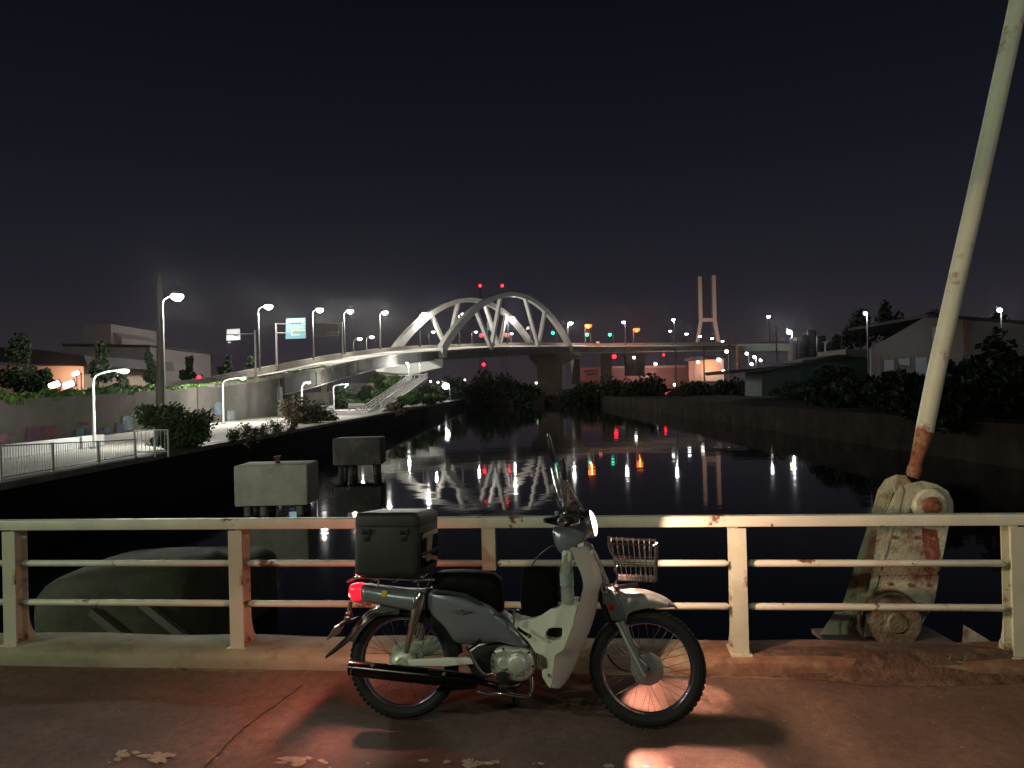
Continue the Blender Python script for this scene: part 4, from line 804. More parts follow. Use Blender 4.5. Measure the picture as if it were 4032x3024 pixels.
bld('office_block', 'low pinkish building lying behind the bridge piers', 'building', 330, [([(2290, 1448), (2760, 1440), (2760, 1530), (2290, 1530)], 0, 20, 'wall', mat('pinkish_wall', (.19, .13, .125), .8, var=.1, scale=.1)), ([(2400, 1442), (2700, 1438), (2700, 1448), (2400, 1450)], -.5, 21, 'roof', M_bw)], (2500, 1530))
rb = bld('billboard', 'dull red billboard between the bridge piers', 'billboard', 320, [([(2284, 1448), (2364, 1446), (2364, 1510), (2284, 1512)], -2, .6, 'panel', M_redb), ([(2296, 1458), (2356, 1456), (2356, 1462), (2296, 1464)], -2.2, .1, 'lettering_band', M_roofd), ([(2310, 1470), (2352, 1468), (2352, 1476), (2310, 1478)], -2.2, .1, 'lettering_band', M_roofd), ([(2300, 1512), (2306, 1512), (2306, 1540), (2300, 1540)], -1.8, .4, 'leg', M_concd), ([(2344, 1512), (2350, 1512), (2350, 1540), (2344, 1540)], -1.8, .4, 'leg', M_concd)], (2324, 1540))
light('yard_light', 'POINT', P(2560, 1470, 315)-rb.location, 9000, (1, .5, .4), rb, 1)
lo = bld('loading_bay', 'orange lit loading bay below the right road', 'building', 300, [([(2735, 1415), (2850, 1412), (2850, 1500), (2735, 1500)], 6, 10, 'wall', mat('bay_wall', (.5, .36, .28), .8)), ([(2725, 1405), (2860, 1398), (2862, 1412), (2728, 1418)], 0, 14, 'roof', M_roofd)], (2790, 1530))
light('floodlight', 'POINT', P(2800, 1440, 302)-lo.location, 1900, (1, .45, .22), lo, .8)
ALP = {1756: 1500, 3416: 420, 3945: 420, 3114: 9000, 2834: 3000, 2974: 3000}
for i, (x, y, D, r, m, lab) in enumerate([(2752, 1426, 296, .8, M_lens, 'small lamp at the left of the loading bay'), (2834, 1417, 296, 1.0, M_lens, 'bright lamp on the loading bay front'), (2865, 1384, 300, .9, M_warm, 'warm lamp just below the level road'), (2944, 1392, 300, .8, M_lens, 'uppermost of a falling row of three lamps'), (2974, 1406, 300, .8, M_lens, 'middle of a falling row of three lamps'), (2998, 1419, 300, .7, M_lens, 'lowest of a falling row of three lamps'), (2962, 1434, 300, .8, M_lens, 'lamp below the falling row of lamps'), (2850, 1462, 298, .9, M_warm, 'orange lamp beside the loading bay'), (2584, 1434, 300, .8, M_lens, 'small lamp right of the mushroom pier'), (2500, 1408, 296, .7, M_lens, 'tiny lamp on the mushroom pier'), (1756, 1520, 170, 1.0, M_lens, 'glaring white lamp low beside the dark tree'), (1668, 1504, 260, .45, M_lens, 'first of three tiny far lamps right of the landing'), (1697, 1502, 262, .45, M_lens, 'second of three tiny far lamps right of the landing'), (1726, 1505, 264, .45, M_lens, 'third of three tiny far lamps right of the landing'), (1832, 1496, 260, .4, M_lens, 'tiny lamp between the dark bush mounds'), (2113, 1508, 255, .6, mat('lens_greenish', (1, 1, 1), .4, emit=(.6, 1, .6), estr=3), 'tiny greenish lamp at the hammerhead pier foot'), (2659, 1515, 260, .7, M_lensblue, 'bluish glow between two dark bushes'), (3416, 1234, 78, .26, M_lensblue, 'lamp between the two tall dark trees'), (3945, 1221, 76, .30, M_lensblue, 'lamp above the warehouse roof at right'), (3114, 1308, 200, .85, mat('lens_yellowish', (1, 1, 1), .4, emit=(1, 1, .62), estr=8), 'yellowish lamp beside the storage tanks'), (360, 1500, 95, .0, M_lens, '')]):
    if r == 0: continue
    b_ = P(x, max(y+60, 1540), D); r_ = empty('area_lamp', b_); tag(r_, lab, 'lamp'); h = P(x, y, D)-b_
    MB().tube([(r*.9, .2, 0), (r*.9, .2, h.z+r*.6), (0, .1, h.z+r*.7)], max(.05, D*.0003), 6).build('pole', M_galv, r_)
    MB().box((0, .15, h.z+.75*r), (r*1.9, .5*r, r*.3), Matrix.Rotation(.35, 3, 'Y')).build('housing', M_galv, r_, False)
    MB().lathe([(0, -r*.75), (r*.6, -r*.5), (r*.8, 0), (r*.6, r*.5), (0, r*.7)], (0, 0, h.z), (.3, 0, 1), 14).build('lens', m, r_)
    if x in ALP: light('lamp', 'POINT', (0, -r*1.1, h.z-r*.4), ALP[x], (.92, .96, 1), r_, .15)
# storage tanks
for i, (x, w_, yt, lab) in enumerate([(3128, 32, 1330, 'pale tank column under the yellowish lamp'), (3165, 36, 1318, 'first dark storage tank beside the lamp'), (3200, 34, 1300, 'tallest dark storage tank'), (3236, 34, 1322, 'dark storage tank nearest the pale cabin')]):
    b_ = P(x, 1460, 190); r = w_/2*190/FPX; H = P(x, yt, 190).z-b_.z; r_ = empty('storage_tank', b_); tag(r_, lab, 'tank', 'tanks beside the yellowish lamp')
    MB().lathe([(0, 0), (r, 0), (r, H*.96), (r*.9, H), (0, H*1.01)], (0, 0, 0), (0, 0, 1), 18).build('shell', M_bw if i == 0 else M_roofd, r_); MB().ring([(r, H*.5), (r*1.06, H*.5), (r*1.06, H*.52), (r, H*.52)], (0, 0, 0), (0, 0, 1), 18).build('hoop', M_galv, r_)
bld('rooftop_cabin', 'small pale cabin right of the storage tanks', 'building', 150, [([(3270, 1345), (3303, 1345), (3303, 1395), (3270, 1395)], 0, 3, 'wall', M_concp), ([(3267, 1341), (3306, 1341), (3306, 1346), (3267, 1346)], -.3, 3.6, 'roof', M_wh)], (3286, 1395))
# little car with tail light on the right bank
cb = P(2665, 1566, 150); cr_ = empty('parked_car', (cb.x, cb.y, ZB-.1)); tag(cr_, 'dark parked car with a red tail light below the bushes', 'car')
M_car = mat('car_paint', (.12, .04, .04), .3, coat=.5)
MB().prism(round_poly([(-2.1, .35), (2.1, .35), (2.15, .8), (1.3, .95), (.7, 1.4), (-1.0, 1.42), (-1.7, .98), (-2.15, .9)], .15), lambda a, b_, t_: Vector((a, t_, b_)), -.8, .8, .1).build('body', M_car, cr_)
MB().prism([(-1.45, .98), (1.05, .98), (.6, 1.34), (-.9, 1.36)], lambda a, b_, t_: Vector((a, t_, b_)), -.815, .815).build('window', M_roofd, cr_, False)
for x in (-1.3, 1.3):
    for y in (-.75, .75): MB().lathe([(0, -.1), (.3, -.1), (.33, 0), (.3, .1), (0, .1)], (x, y, .33), (0, 1, 0), 16).build('wheel', M_roofd, cr_)
MB().box((-2.15, -.6, .82), (.12, .35, .2)).build('tail_light', M_red, cr_, False)
# utility masts beyond the right trees
for x, yt, lab in ((2663, 1370, 'dark utility pole left of the loading bay'), (2775, 1365, 'dark utility pole before the pylon'), (2876, 1352, 'dark utility pole before the level road'), (3062, 1285, 'thin lamp post right of the lone white lamp')):
    b_ = P(x, 1540, 240); r_ = empty('utility_pole', b_); tag(r_, lab, 'utility pole'); h = P(x, yt, 240).z-b_.z
    MB().tube([(0, 0, 0), (0, 0, h)], [.28, .2], 8).build('pole', M_concd, r_); MB().beam((-1.2, 0, h-.8), (1.2, 0, h-.8), .15, .15).build('crossarm', M_concd, r_, False)
# thin night air: gives the lamps their small halos
hm = bpy.data.materials.new('night_air'); hm.use_nodes = True; hn = hm.node_tree; hn.nodes.clear()
ho = hn.nodes.new('ShaderNodeOutputMaterial'); hv_ = hn.nodes.new('ShaderNodeVolumePrincipled'); hv_.inputs['Color'].default_value = (.9, .9, .95, 1); hv_.inputs['Density'].default_value = .00006; hv_.inputs['Anisotropy'].default_value = .975
hn.links.new(hv_.outputs[0], ho.inputs['Volume'])
hb_ = MB().box((0, 600, 66), (4700, 5900, 141)).build('haze', hm, None, False); tag(hb_, kind='stuff')
#@@BIKE@@
# ================================================================== MOTORCYCLE
BR = G(1592, 2829); BF = G(2555, 2863); BO = (BR+BF)/2; yaw = math.atan2((BF-BR).y, (BF-BR).x)
LEAN = math.radians(6)
bk = empty('motorcycle', BO); bk.rotation_euler = (-LEAN, 0, yaw)
tag(bk, 'grey step through motorcycle with cream leg shield, black top box and wire basket', 'motorcycle')
BM = Matrix.Translation(BO) @ Matrix.Rotation(yaw, 4, 'Z') @ Matrix.Rotation(-LEAN, 4, 'X'); BI = BM.inverted()
c_l = BI @ CAM
def bp(px, py, l=0.0):                      # photo pixel -> point of the bike's own frame, l metres towards the viewer
    d = BI.to_3x3() @ ray(px, py); t = (-l-c_l.y)/d.y; return c_l+d*t
def s2(px, py, l=0.0): v = bp(px, py, l); return (v.x, v.z)
def z1(x, y): return (1250+x/1.3825, 1900+y/1.3825)
def z2(x, y): return (1300+x/2.074, 1950+y/2.074)
def z3(x, y): return (1900+x/2.073, 1950+y/2.073)
def z4(x, y): return (2150+x/1.659, 1900+y/1.659)
def z5(x, y): return (2050+x/2.37, 1650+y/2.37)
def z6(x, y): return (1300+x/4.148, 1950+y/4.148)
M_body = mat('body_paint_bluegrey', (.24, .255, .30), .28, metal=.35, coat=.6, var=.04, scale=5)
M_dull = mat('grey_paint_satin', (.33, .34, .34), .3, metal=.45, coat=.2, var=.06, scale=8)
M_cream = mat('cream_plastic', (.80, .78, .68), .45, var=.05, scale=6)
M_black = mat('black_plastic', (.012, .012, .013), .45, var=.2, scale=20)
M_rub = mat('tyre_rubber', (.014, .014, .015), .75, bump=.3, bscale=120)
M_seat = mat('seat_vinyl', (.0045, .004, .004), .6, spec=.15, bump=.1, bscale=200)
M_chr = mat('chrome', (.72, .70, .68), .12, metal=1)
M_chd = mat('dark_chrome', (.055, .05, .055), .2, metal=1, var=.3, scale=8)
M_rim = mat('rim_bluish_chrome', (.34, .36, .52), .18, metal=1)
M_alu = mat('cast_aluminium', (.72, .72, .64), .42, metal=.55, var=.15, scale=14, bump=.12, bscale=60)
M_box = mat('box_textured_black', (.026, .027, .028), .36, bump=.25, bscale=380, spec=.45)
M_gls = mat('box_gloss_black', (.012, .010, .010), .07)
M_tail = mat('tail_lens_red', (.6, .01, .02), .25, emit=(1, .012, .03), estr=1.6)
M_hl = mat('headlight_glow', (1, .9, .8), .3, emit=(1, .66, .52), estr=14)
def side(poly, zf, l0, l1, name, m, bv=.006, parent=None, rr=0, st=3, ang=40, lm=None):
    lm = l1 if lm is None else lm; q = [s2(*zf(*p), lm) for p in poly]
    if rr: q = round_poly(q, rr)
    return MB().prism(q, lambda a, b_, t_: Vector((a, -t_, b_)), l0, l1, bv, st).build(name, m, parent or bk, ang=ang)
def loftx(st, zf, name, m, ex=2.6, seg=20, lat=0.0, parent=None, lm=0.0):
    """stations (px, top, bottom, halfwidth): superelliptic sections across the bike"""
    rows = []
    for (x, yt, yb, w_) in st:
        a = bp(*zf(x, yt), lm); b_ = bp(*zf(x, yb), lm); cz = (a.z+b_.z)/2; hz_ = (a.z-b_.z)/2; cx = (a.x+b_.x)/2; row = []
        for k in range(seg):
            th = 2*math.pi*k/seg; c_, s_ = math.cos(th), math.sin(th)
            row.append(Vector((cx+(a.x-b_.x)/2*s_, -lat-w_*math.copysign(abs(c_)**(2/ex), c_), cz+hz_*math.copysign(abs(s_)**(2/ex), s_))))
        rows.append(row)
    mb = MB(); mb.grid(rows, True); return mb.build(name, m, parent or bk, ang=50)
def interp(st, k=4):
    o_ = []
    for a, b_ in zip(st[:-1], st[1:]):
        for j in range(k): o_.append(tuple(a[i]+(b_[i]-a[i])*j/k for i in range(4)))
    return o_+[st[-1]]
def tb(pts, r, name, m, parent=None, seg=10, k=6):
    return MB().tube(crom(pts, k), r, seg).build(name, m, parent or bk)
# ---- wheels
WR = .284
def wheel(px, py, name):
    c = bp(px, py, 0); c = Vector((c.x, 0, WR-.002))
    w_ = empty(name, c); w_.parent = bk
    tp_ = [(WR-.005, -.012), (WR, 0), (WR-.005, .012), (WR-.018, .026), (WR-.036, .031), (WR-.056, .024), (WR-.062, 0), (WR-.056, -.024), (WR-.036, -.031), (WR-.018, -.026)]
    tm = MB().ring(tp_, (0, 0, 0), (0, 1, 0), 72)
    for i in range(60):                      # tread blocks
        for sd in (-1, 1):
            a = 2*math.pi*(i+(.5 if sd > 0 else 0))/60; R_ = Matrix.Rotation(-a, 3, 'Y'); tm.box(R_ @ Vector((WR-.003, sd*.014, 0)), (.008, .018, .018), R_ @ Matrix.Rotation(sd*.5, 3, 'X'))
    tm.build('tyre', M_rub, w_, ang=30)
    MB().ring([(WR-.056, -.021), (WR-.066, -.023), (WR-.068, -.012), (WR-.074, 0), (WR-.068, .012), (WR-.066, .023), (WR-.056, .021), (WR-.06, 0)], (0, 0, 0), (0, 1, 0), 72).build('rim', M_rim, w_, ang=30)
    sp0 = MB().tube([(0, 0, 0), (0, 0, 1)], .0013, 5).build('spoke', M_chr, w_); sm = sp0.data; first = True
    for i in range(36):
        a = 2*math.pi*i/36; sd = 1 if i % 2 else -1; tw = .55 if (i//2) % 2 else -.55
        p0 = Vector((.048*math.cos(a+tw), sd*.026, .048*math.sin(a+tw))); p1 = Vector(((WR-.07)*math.cos(a), sd*.004, (WR-.07)*math.sin(a))); d = p1-p0
        o = sp0 if first else inst(sm, 'spoke', w_); first = False
        o.location = p0; o.rotation_mode = 'QUATERNION'; o.rotation_quaternion = d.to_track_quat('Z', 'Y'); o.scale = (1, 1, d.length)
    MB().lathe([(0, -.055), (.012, -.055), (.016, -.035), (.05, -.034), (.052, -.022), (.024, -.018), (.024, .018), (.052, .022), (.05, .034), (.016, .035), (0, .055)], (0, 0, 0), (0, 1, 0), 24).build('hub', M_alu, w_)
    return w_, c
wr_, cr0 = wheel(1592, 2612, 'rear_wheel'); wf_, cf0 = wheel(2548, 2640, 'front_wheel')
# hub plates: front drum on the near side, rear drum
cd = bp(*z4(662, 1205), .05)
MB().lathe([(0, .022), (.02, .022), (.024, .012), (.058, .010), (.074, .004), (.079, -.012), (.074, -.03), (0, -.03)], (cf0.x, -.035, cf0.z), (0, -1, 0), 36).build('brake_drum', M_dull, wf_.parent)
MB().lathe([(0, .03), (.009, .03), (.010, .012), (.016, .010), (.016, 0), (0, 0)], (cf0.x, -.062, cf0.z), (0, -1, 0), 10).build('axle_nut', M_chr, bk)
MB().lathe([(0, .018), (.03, .018), (.04, .01), (.062, .008), (.07, -.004), (.066, -.03), (0, -.03)], (cr0.x, -.035, cr0.z), (0, -1, 0), 36).build('brake_drum', M_alu, bk)
sprk = MB().ring([(.040, 0), (.092, 0), (.094, .004), (.088, .008), (.040, .006)], (cr0.x, .045, cr0.z), (0, -1, 0), 40).build('sprocket', mat('sprocket_pale', (.36, .42, .33), .5, var=.2, scale=20), bk)
MB().lathe([(0, .02), (.011, .02), (.013, .0), (0, 0)], (cr0.x, -.075, cr0.z), (0, -1, 0), 8).build('axle_nut', M_chr, bk)
# ---- swing arm, chain case, muffler
side([(485, 965), (600, 960), (700, 955), (850, 955), (852, 990), (700, 1003), (500, 1000)], z1, .05, .075, 'swing_arm', M_cream, .006)
side([(395, 925), (450, 880), (640, 850), (720, 870), (710, 930), (480, 960), (400, 985)], z1, -.075, -.06, 'chain_case', mat('chain_case_pale', (.40, .45, .36), .45), .01, lm=-.07)
mp_ = [bp(*z1(x, y), .13) for x, y in ((178, 1010), (300, 1022), (480, 1042), (640, 1058), (770, 1072), (868, 1080))]
MB().tube(mp_, [.036, .039, .040, .040, .036, .030], 20).build('muffler', M_chd, bk)
tb([bp(*z1(868, 1080), .13), bp(*z1(930, 1095), .12), bp(*z1(1000, 1110), .09), bp(*z1(1080, 1105), .05), bp(*z1(1130, 1060), .02)], .016, 'exhaust_pipe', M_chd)
side([(600, 1015), (740, 1030), (755, 1045), (735, 1060), (600, 1050)], z1, .165, .172, 'heat_shield', M_chd, .003, rr=.01)
MB().tube([bp(*z1(170, 1008), .13), bp(*z1(200, 1013), .13)], [.024, .040], 20).lathe([(0, 0), (.02, 0)], bp(*z1(170, 1008), .13), (1, 0, 0), 16).build('muffler_tip', M_chr, bk)
for x, y in ((300, 995), (690, 1040)): MB().lathe([(0, .012), (.009, .012), (.011, 0), (0, 0)], bp(*z1(x, y), .17), (0, -1, 0), 10).build('bolt', M_chr, bk)
side([(640, 1035), (790, 1060), (870, 1095), (800, 1130), (730, 1120), (660, 1095)], z1, .03, .06, 'stand_bracket', M_black, .004)
# rear fender flap and plate
def tailfender():
    path_ = [z1(455, 650), z1(380, 665), z1(300, 690), z1(235, 745), z1(185, 815), z1(120, 880), z1(55, 938)]; rows = []
    ps = crom([bp(*p, 0) for p in path_], 5)
    for i, p in enumerate(ps):
        f = i/(len(ps)-1); w_ = .062*(1-.25*f); t_ = (ps[min(i+1, len(ps)-1)]-ps[max(i-1, 0)]).normalized(); nn = Vector((t_.z, 0, -t_.x)); 
        if nn.dot(Vector((cr0.x, 0, cr0.z))-p) < 0: nn = -nn
        dpt = .05*(1-f*.8)
        rows.append([p+Vector((0, w_, 0))+nn*dpt, p+Vector((0, w_*.7, 0)), p+Vector((0, 0, 0))-nn*.006, p+Vector((0, -w_*.7, 0)), p+Vector((0, -w_, 0))+nn*dpt, p+Vector((0, -w_*.9, 0))+nn*(dpt+.003), p+nn*.008, p+Vector((0, w_*.9, 0))+nn*(dpt+.003)])
    MB().grid(rows, True).build('rear_fender', mat('fender_gloss_black', (.018, .018, .018), .12, coat=.3), bk)
tailfender()
pa, pb_ = bp(*z1(130, 765)), bp(*z1(85, 838)); 
MB().beam(pa, pb_, .19, .004, up=(1, 0, 0)).build('number_plate', mat('plate_grey_back', (.28, .28, .27), .4), bk, False)
MB().beam(bp(*z1(215, 745)), bp(*z1(130, 770)), .07, .02, up=(1, 0, 0)).build('plate_bracket', M_chd, bk, False)
tb([bp(*z1(180, 650)), bp(*z1(175, 690)), bp(*z1(180, 730))], .012, 'lamp_bracket', M_chr)
MB().lathe([(0, .02), (.022, .012), (.027, 0), (.02, -.012), (0, -.012)], bp(*z1(165, 735), .07), (-1, 0, 0), 14).build('licence_lamp', M_chr, bk)
# tail lamp
loftx([(183, 570, 600, .02), (187, 552, 622, .045), (205, 546, 632, .055), (240, 546, 632, .06), (262, 556, 628, .062)], z1, 'tail_light', M_tail, 3.2)
loftx([(190, 628, 640, .04), (215, 632, 645, .045), (250, 630, 645, .05)], z1, 'tail_light_trim', M_chr, 3)
# ---- tail body, side body, seat
loftx(interp([(256, 551, 636, .062), (270, 550, 645, .072), (350, 560, 662, .082), (430, 572, 678, .088), (500, 578, 690, .094), (560, 580, 700, .10), (610, 578, 702, .10)]), z1, 'tail_cover', M_body, 3.0)
loftx(interp([(602, 600, 690, .085), (612, 572, 712, .10), (640, 566, 738, .108), (700, 568, 800, .113), (745, 574, 868, .115), (775, 583, 885, .115), (860, 606, 886, .112), (940, 640, 882, .108), (990, 700, 872, .104), (1040, 740, 885, .10), (1090, 790, 893, .096), (1130, 850, 894, .09), (1150, 878, 890, .085)], 3), z1, 'side_cover', M_body, 3.4, 28, lm=.06)
side([(625, 588), (700, 586), (800, 600), (880, 640), (905, 672), (860, 655), (790, 622), (700, 604), (630, 606)], z1, .110, .120, 'trim_line', mat('trim_dark', (.03, .045, .05), .3), .002, lm=.11)
loftx(interp([(632, 500, 560, .06), (650, 484, 575, .095), (700, 478, 585, .115), (780, 476, 598, .12), (880, 480, 625, .115), (960, 492, 690, .095), (1000, 520, 735, .075), (1012, 590, 720, .04)]), z1, 'seat', M_seat, 3.2)
side([(735, 697), (790, 692), (800, 700), (840, 698), (838, 708), (800, 712), (795, 722), (765, 712), (738, 710)], z1, .113, .121, 'emblem', M_chr, .001, lm=.118)
side([(350, 590), (362, 586), (372, 592), (382, 588), (378, 606), (374, 622), (356, 626), (348, 610)], z1, .084, .0875, 'yellow_sticker', mat('sticker_yellow', (.75, .52, .03), .5), .0005, lm=.086)
# shock absorber
sa, sb = bp(*z1(565, 600), .115), bp(*z1(483, 925), .10)
d_ = sb-sa
MB().tube([sa, sa+d_*.06, sa+d_*.10, sa+d_*.55, sa+d_*.60, sb], [.018, .025, .029, .027, .019, .014], 16).build('shock_absorber', M_chr, bk)
MB().tube([sa+Vector((.03, .03, .02)), sa+d_*.5+Vector((.03, .03, 0))], [.016, .014], 10).build('fender_stay', M_black, bk)
sa2, sb2 = bp(*z1(590, 700), -.11), bp(*z1(555, 850), -.11); MB().tube([sa2, sb2], .024, 14).build('shock_absorber', M_chr, bk)
# rear inner fender over the tyre
rows = []
for i in range(25):
    a = math.radians(10+i*6.2); r_ = WR+.02
    rows.append([Vector((cr0.x+(r_+o2)*math.cos(a), y_, cr0.z+(r_+o2)*math.sin(a))) for y_, o2 in ((-.055, -.035), (-.045, 0), (0, .012), (.045, 0), (.055, -.035), (.045, -.006), (0, .004), (-.045, -.006))])
MB().grid(rows, True).build('inner_fender', M_black, bk)
# ---- rack and top box
for l in (-.13, .13):
    tb([bp(*z1(200, 512), l), bp(*z1(330, 520), l), bp(*z1(520, 527), l), bp(*z1(640, 530), l)], .007, 'rack_tube', M_chr)
    for x in (330, 548, 600): MB().tube([bp(*z1(x, 522), l), bp(*z1(x+2, 562), l*.7)], .005, 8).build('rack_stay', M_chr, bk)
for x in (205, 330, 450, 560, 640): v = bp(*z1(x, 521), 0); MB().tube([v+Vector((0, -.13, 0)), v+Vector((0, .13, 0))], .006, 8).build('rack_tube', M_chr, bk)
side([(205, 510), (260, 512), (262, 518), (205, 517)], z1, .10, .13, 'rack_plate', M_chr, .001)
BL = .20
tbx = empty('top_box', bp(*z6(900, 1340), 0)); tbx.parent = bk; t0_ = Vector(tbx.location)
def sb6(x, y, l): v = bp(*z6(x, y), l)-t0_; return v
xl = bp(*z6(378, 1200), BL).x; xr = bp(*z6(1440, 1100), BL).x; zb_ = bp(*z6(900, 1335), BL).z; zt_ = bp(*z6(900, 283), BL).z; zs = bp(*z6(900, 515), BL).z
cx_ = (xl+xr)/2-t0_.x; wx = xr-xl; dp = .43
def rbox(x0, x1, z0, z1_, y0, y1, rr, bb, bt_, name, m):
    q = round_poly([(x0, y0), (x1, y0), (x1, y1), (x0, y1)], rr, 5); rows = []
    lv = [(bb*(1-math.sin(i/5*math.pi/2)), z0+bb*(1-math.cos(i/5*math.pi/2))) for i in range(6)]+[(bt_*(1-math.cos(i/6*math.pi/2)), z1_-bt_*(1-math.sin(i/6*math.pi/2))) for i in range(7)]
    for ins, z in lv: rows.append([Vector((a, b_, z)) for a, b_ in (inset(q, ins) if ins > 1e-6 else q)])
    return MB().grid(rows, True).build(name, m, tbx, ang=50)
zb0 = zb_-t0_.z; zs0 = zs-t0_.z; zt0 = zt_-t0_.z
rbox(xl-t0_.x, xr-t0_.x, zb0, zs0-.0015, -BL, -BL+dp, .035, .022, .002, 'box_body', M_box)
rbox(xl-t0_.x-.001, xr-t0_.x+.001, zs0, zt0, -BL-.001, -BL+dp+.001, .036, .0015, .034, 'box_lid', M_box)
for x in (595, 1208):
    v = sb6(x, 590, BL); 
    MB().box((v.x, -BL-.006, v.z), (.036, .012, .028), bv=.003).build('latch', M_black, tbx)
    for sx_ in (-.018, .018): MB().box((v.x+sx_, -BL-.009, v.z), (.004, .012, .030)).build('latch_pin', M_chr, tbx, False)
    MB().box((v.x, -BL-.003, v.z-.032), (.030, .006, .03), bv=.002).build('latch_pad', M_black, tbx)
MB().box((xr-t0_.x+.003, -BL+dp*.5, (zb0+zs0)/2), (.008, dp-.09, (zs0-zb0)-.07), bv=.003).build('front_panel', M_gls, tbx)
MB().box((xr-t0_.x+.006, -BL+dp*.5, (zb0+zs0)/2-.02), (.008, dp-.09, .018), bv=.003).build('front_rib', M_box, tbx)
# ---- leg shield
rowsS = [(425, 722, 822), (440, 720, 845), (480, 738, 868), (520, 750, 885), (570, 772, 912), (620, 795, 935), (670, 812, 950), (720, 821, 958), (760, 820, 952), (800, 812, 935), (850, 800, 925), (900, 785, 915), (980, 765, 900), (1050, 745, 880), (1150, 705, 845), (1230, 672, 808), (1270, 650, 792), (1300, 600, 775), (1350, 588, 755), (1420, 577, 730), (1500, 565, 692), (1560, 557, 655), (1596, 575, 625)]
rows = []; th = .006
for (y, xe, xf) in rowsS:
    ve = bp(*z3(xe, y), .215); vf = bp(*z3(xf, y), .12); row = []
    wd = .215 if y < 1250 else .215-.05*(y-1250)/350
    N_ = 12
    for k in range(-N_, N_+1):
        u = k/N_; f = abs(u)**2.6; row.append(Vector((vf.x+.012-(vf.x+.012-ve.x)*f, u*wd, (vf.z*(1-f)+ve.z*f))))
    for k in range(N_, -N_-1, -1):
        u = k/N_*.965; f = abs(u)**2.6; row.append(Vector((vf.x+.012-th*1.4-(vf.x+.012-ve.x)*f, u*wd, (vf.z*(1-f)+ve.z*f))))
    rows.append(row)
MB().grid(rows, True).build('leg_shield', M_cream, bk, ang=60)
# inner / centre cover with its opening
def zc(p): return s2(*z3(*p), .10)
outer = [(645, 475), (700, 455), (725, 470), (718, 560), (700, 700), (720, 880), (775, 880), (742, 1050), (662, 1262), (592, 1312), (578, 1420), (560, 1580), (535, 1560), (490, 1490), (482, 1440), (520, 1412), (520, 1350), (490, 1310), (430, 1285), (380, 1205), (300, 1120), (265, 1078), (222, 1012), (290, 1042), (350, 1036), (420, 1012), (480, 980), (560, 930), (620, 925), (652, 885), (655, 700), (650, 560)]
hole = [(540, 1090), (575, 1083), (640, 1083), (652, 1095), (648, 1150), (635, 1180), (590, 1187), (520, 1172), (510, 1155), (520, 1115)]
ov = [zc(p) for p in outer]; hv = [zc(p) for p in hole]
import bmesh
def plate_hole(ov, hv, l0, l1, name, m, parent):
    bm = bmesh.new()
    def loop(pts, l): vs = [bm.verts.new((a, -l, b_)) for a, b_ in pts]; es = [bm.edges.new((vs[i], vs[(i+1) % len(vs)])) for i in range(len(vs))]; return vs, es
    for l in (l0, l1):
        v1, e1 = loop(ov, l); v2, e2 = loop(hv, l); bmesh.ops.triangle_fill(bm, edges=e1+e2, use_beauty=True)
        if l == l0: a1, a2 = v1, v2
        else: b1, b2 = v1, v2
    for A_, B_ in ((a1, b1), (a2, b2)):
        for i in range(len(A_)): j = (i+1) % len(A_); bm.faces.new((A_[i], A_[j], B_[j], B_[i]))
    bmesh.ops.recalc_face_normals(bm, faces=bm.faces); me = bpy.data.meshes.new(name); bm.to_mesh(me); bm.free(); me.materials.append(m)
    o = bpy.data.objects.new(name, me); COL.objects.link(o); o.parent = parent; md = o.modifiers.new('bevel', 'BEVEL'); md.width = .004; md.segments = 2; md.limit_method = 'ANGLE'; md.angle_limit = 1.0
    return o
plate_hole(ov, hv, .02, .10, 'centre_cover', M_cream, bk)
plate_hole(ov, hv, -.10, -.02, 'centre_cover', M_cream, bk)
side([(520, 1070), (660, 1070), (660, 1200), (520, 1200)], z3, -.012, .012, 'opening_back', M_black, 0, lm=.1)  # black plate behind the opening, stands for its dark inside
side([(470, 1300), (515, 1330), (525, 1400), (505, 1420), (480, 1400), (455, 1330)], z3, .102, .106, 'cover_recess', mat('recess_brown', (.10, .075, .055), .6), .001, lm=.104)
MB().lathe([(0, .008), (.008, .006), (.011, 0), (0, 0)], bp(*z3(545, 1470), .102), (0, -1, 0), 12).build('bolt', M_chr, bk)
# step bar, pedal and folding lever
tb([bp(*z3(255, 925), .13), bp(*z3(262, 985), .13), bp(*z3(255, 1060), .13)], .007, 'lever', M_chr)
tb([bp(*z3(175, 930), .16), bp(*z3(270, 928), .16), bp(*z3(300, 935), .15)], .006, 'lever', M_chr)
tb([bp(*z3(285, 1085), .14), bp(*z3(330, 1118), .14), bp(*z3(385, 1150), .14)], .008, 'brake_pedal_arm', M_chd)
MB().lathe([(0, .01), (.011, .008), (.013, 0), (0, -.004)], bp(*z3(383, 1148), .145), (0, -1, 0), 12).build('pedal_end', M_chr, bk)
# kick starter
tb([bp(*z1(890, 858), .17), bp(*z1(850, 885), .17), bp(*z1(812, 905), .16)], .010, 'kick_pedal', M_chd)
tb([bp(*z1(815, 895), .15), bp(*z1(845, 960), .14), bp(*z1(880, 1020), .13), bp(*z1(910, 1045), .12), bp(*z1(950, 1040), .10)], .008, 'kick_arm', M_chr)
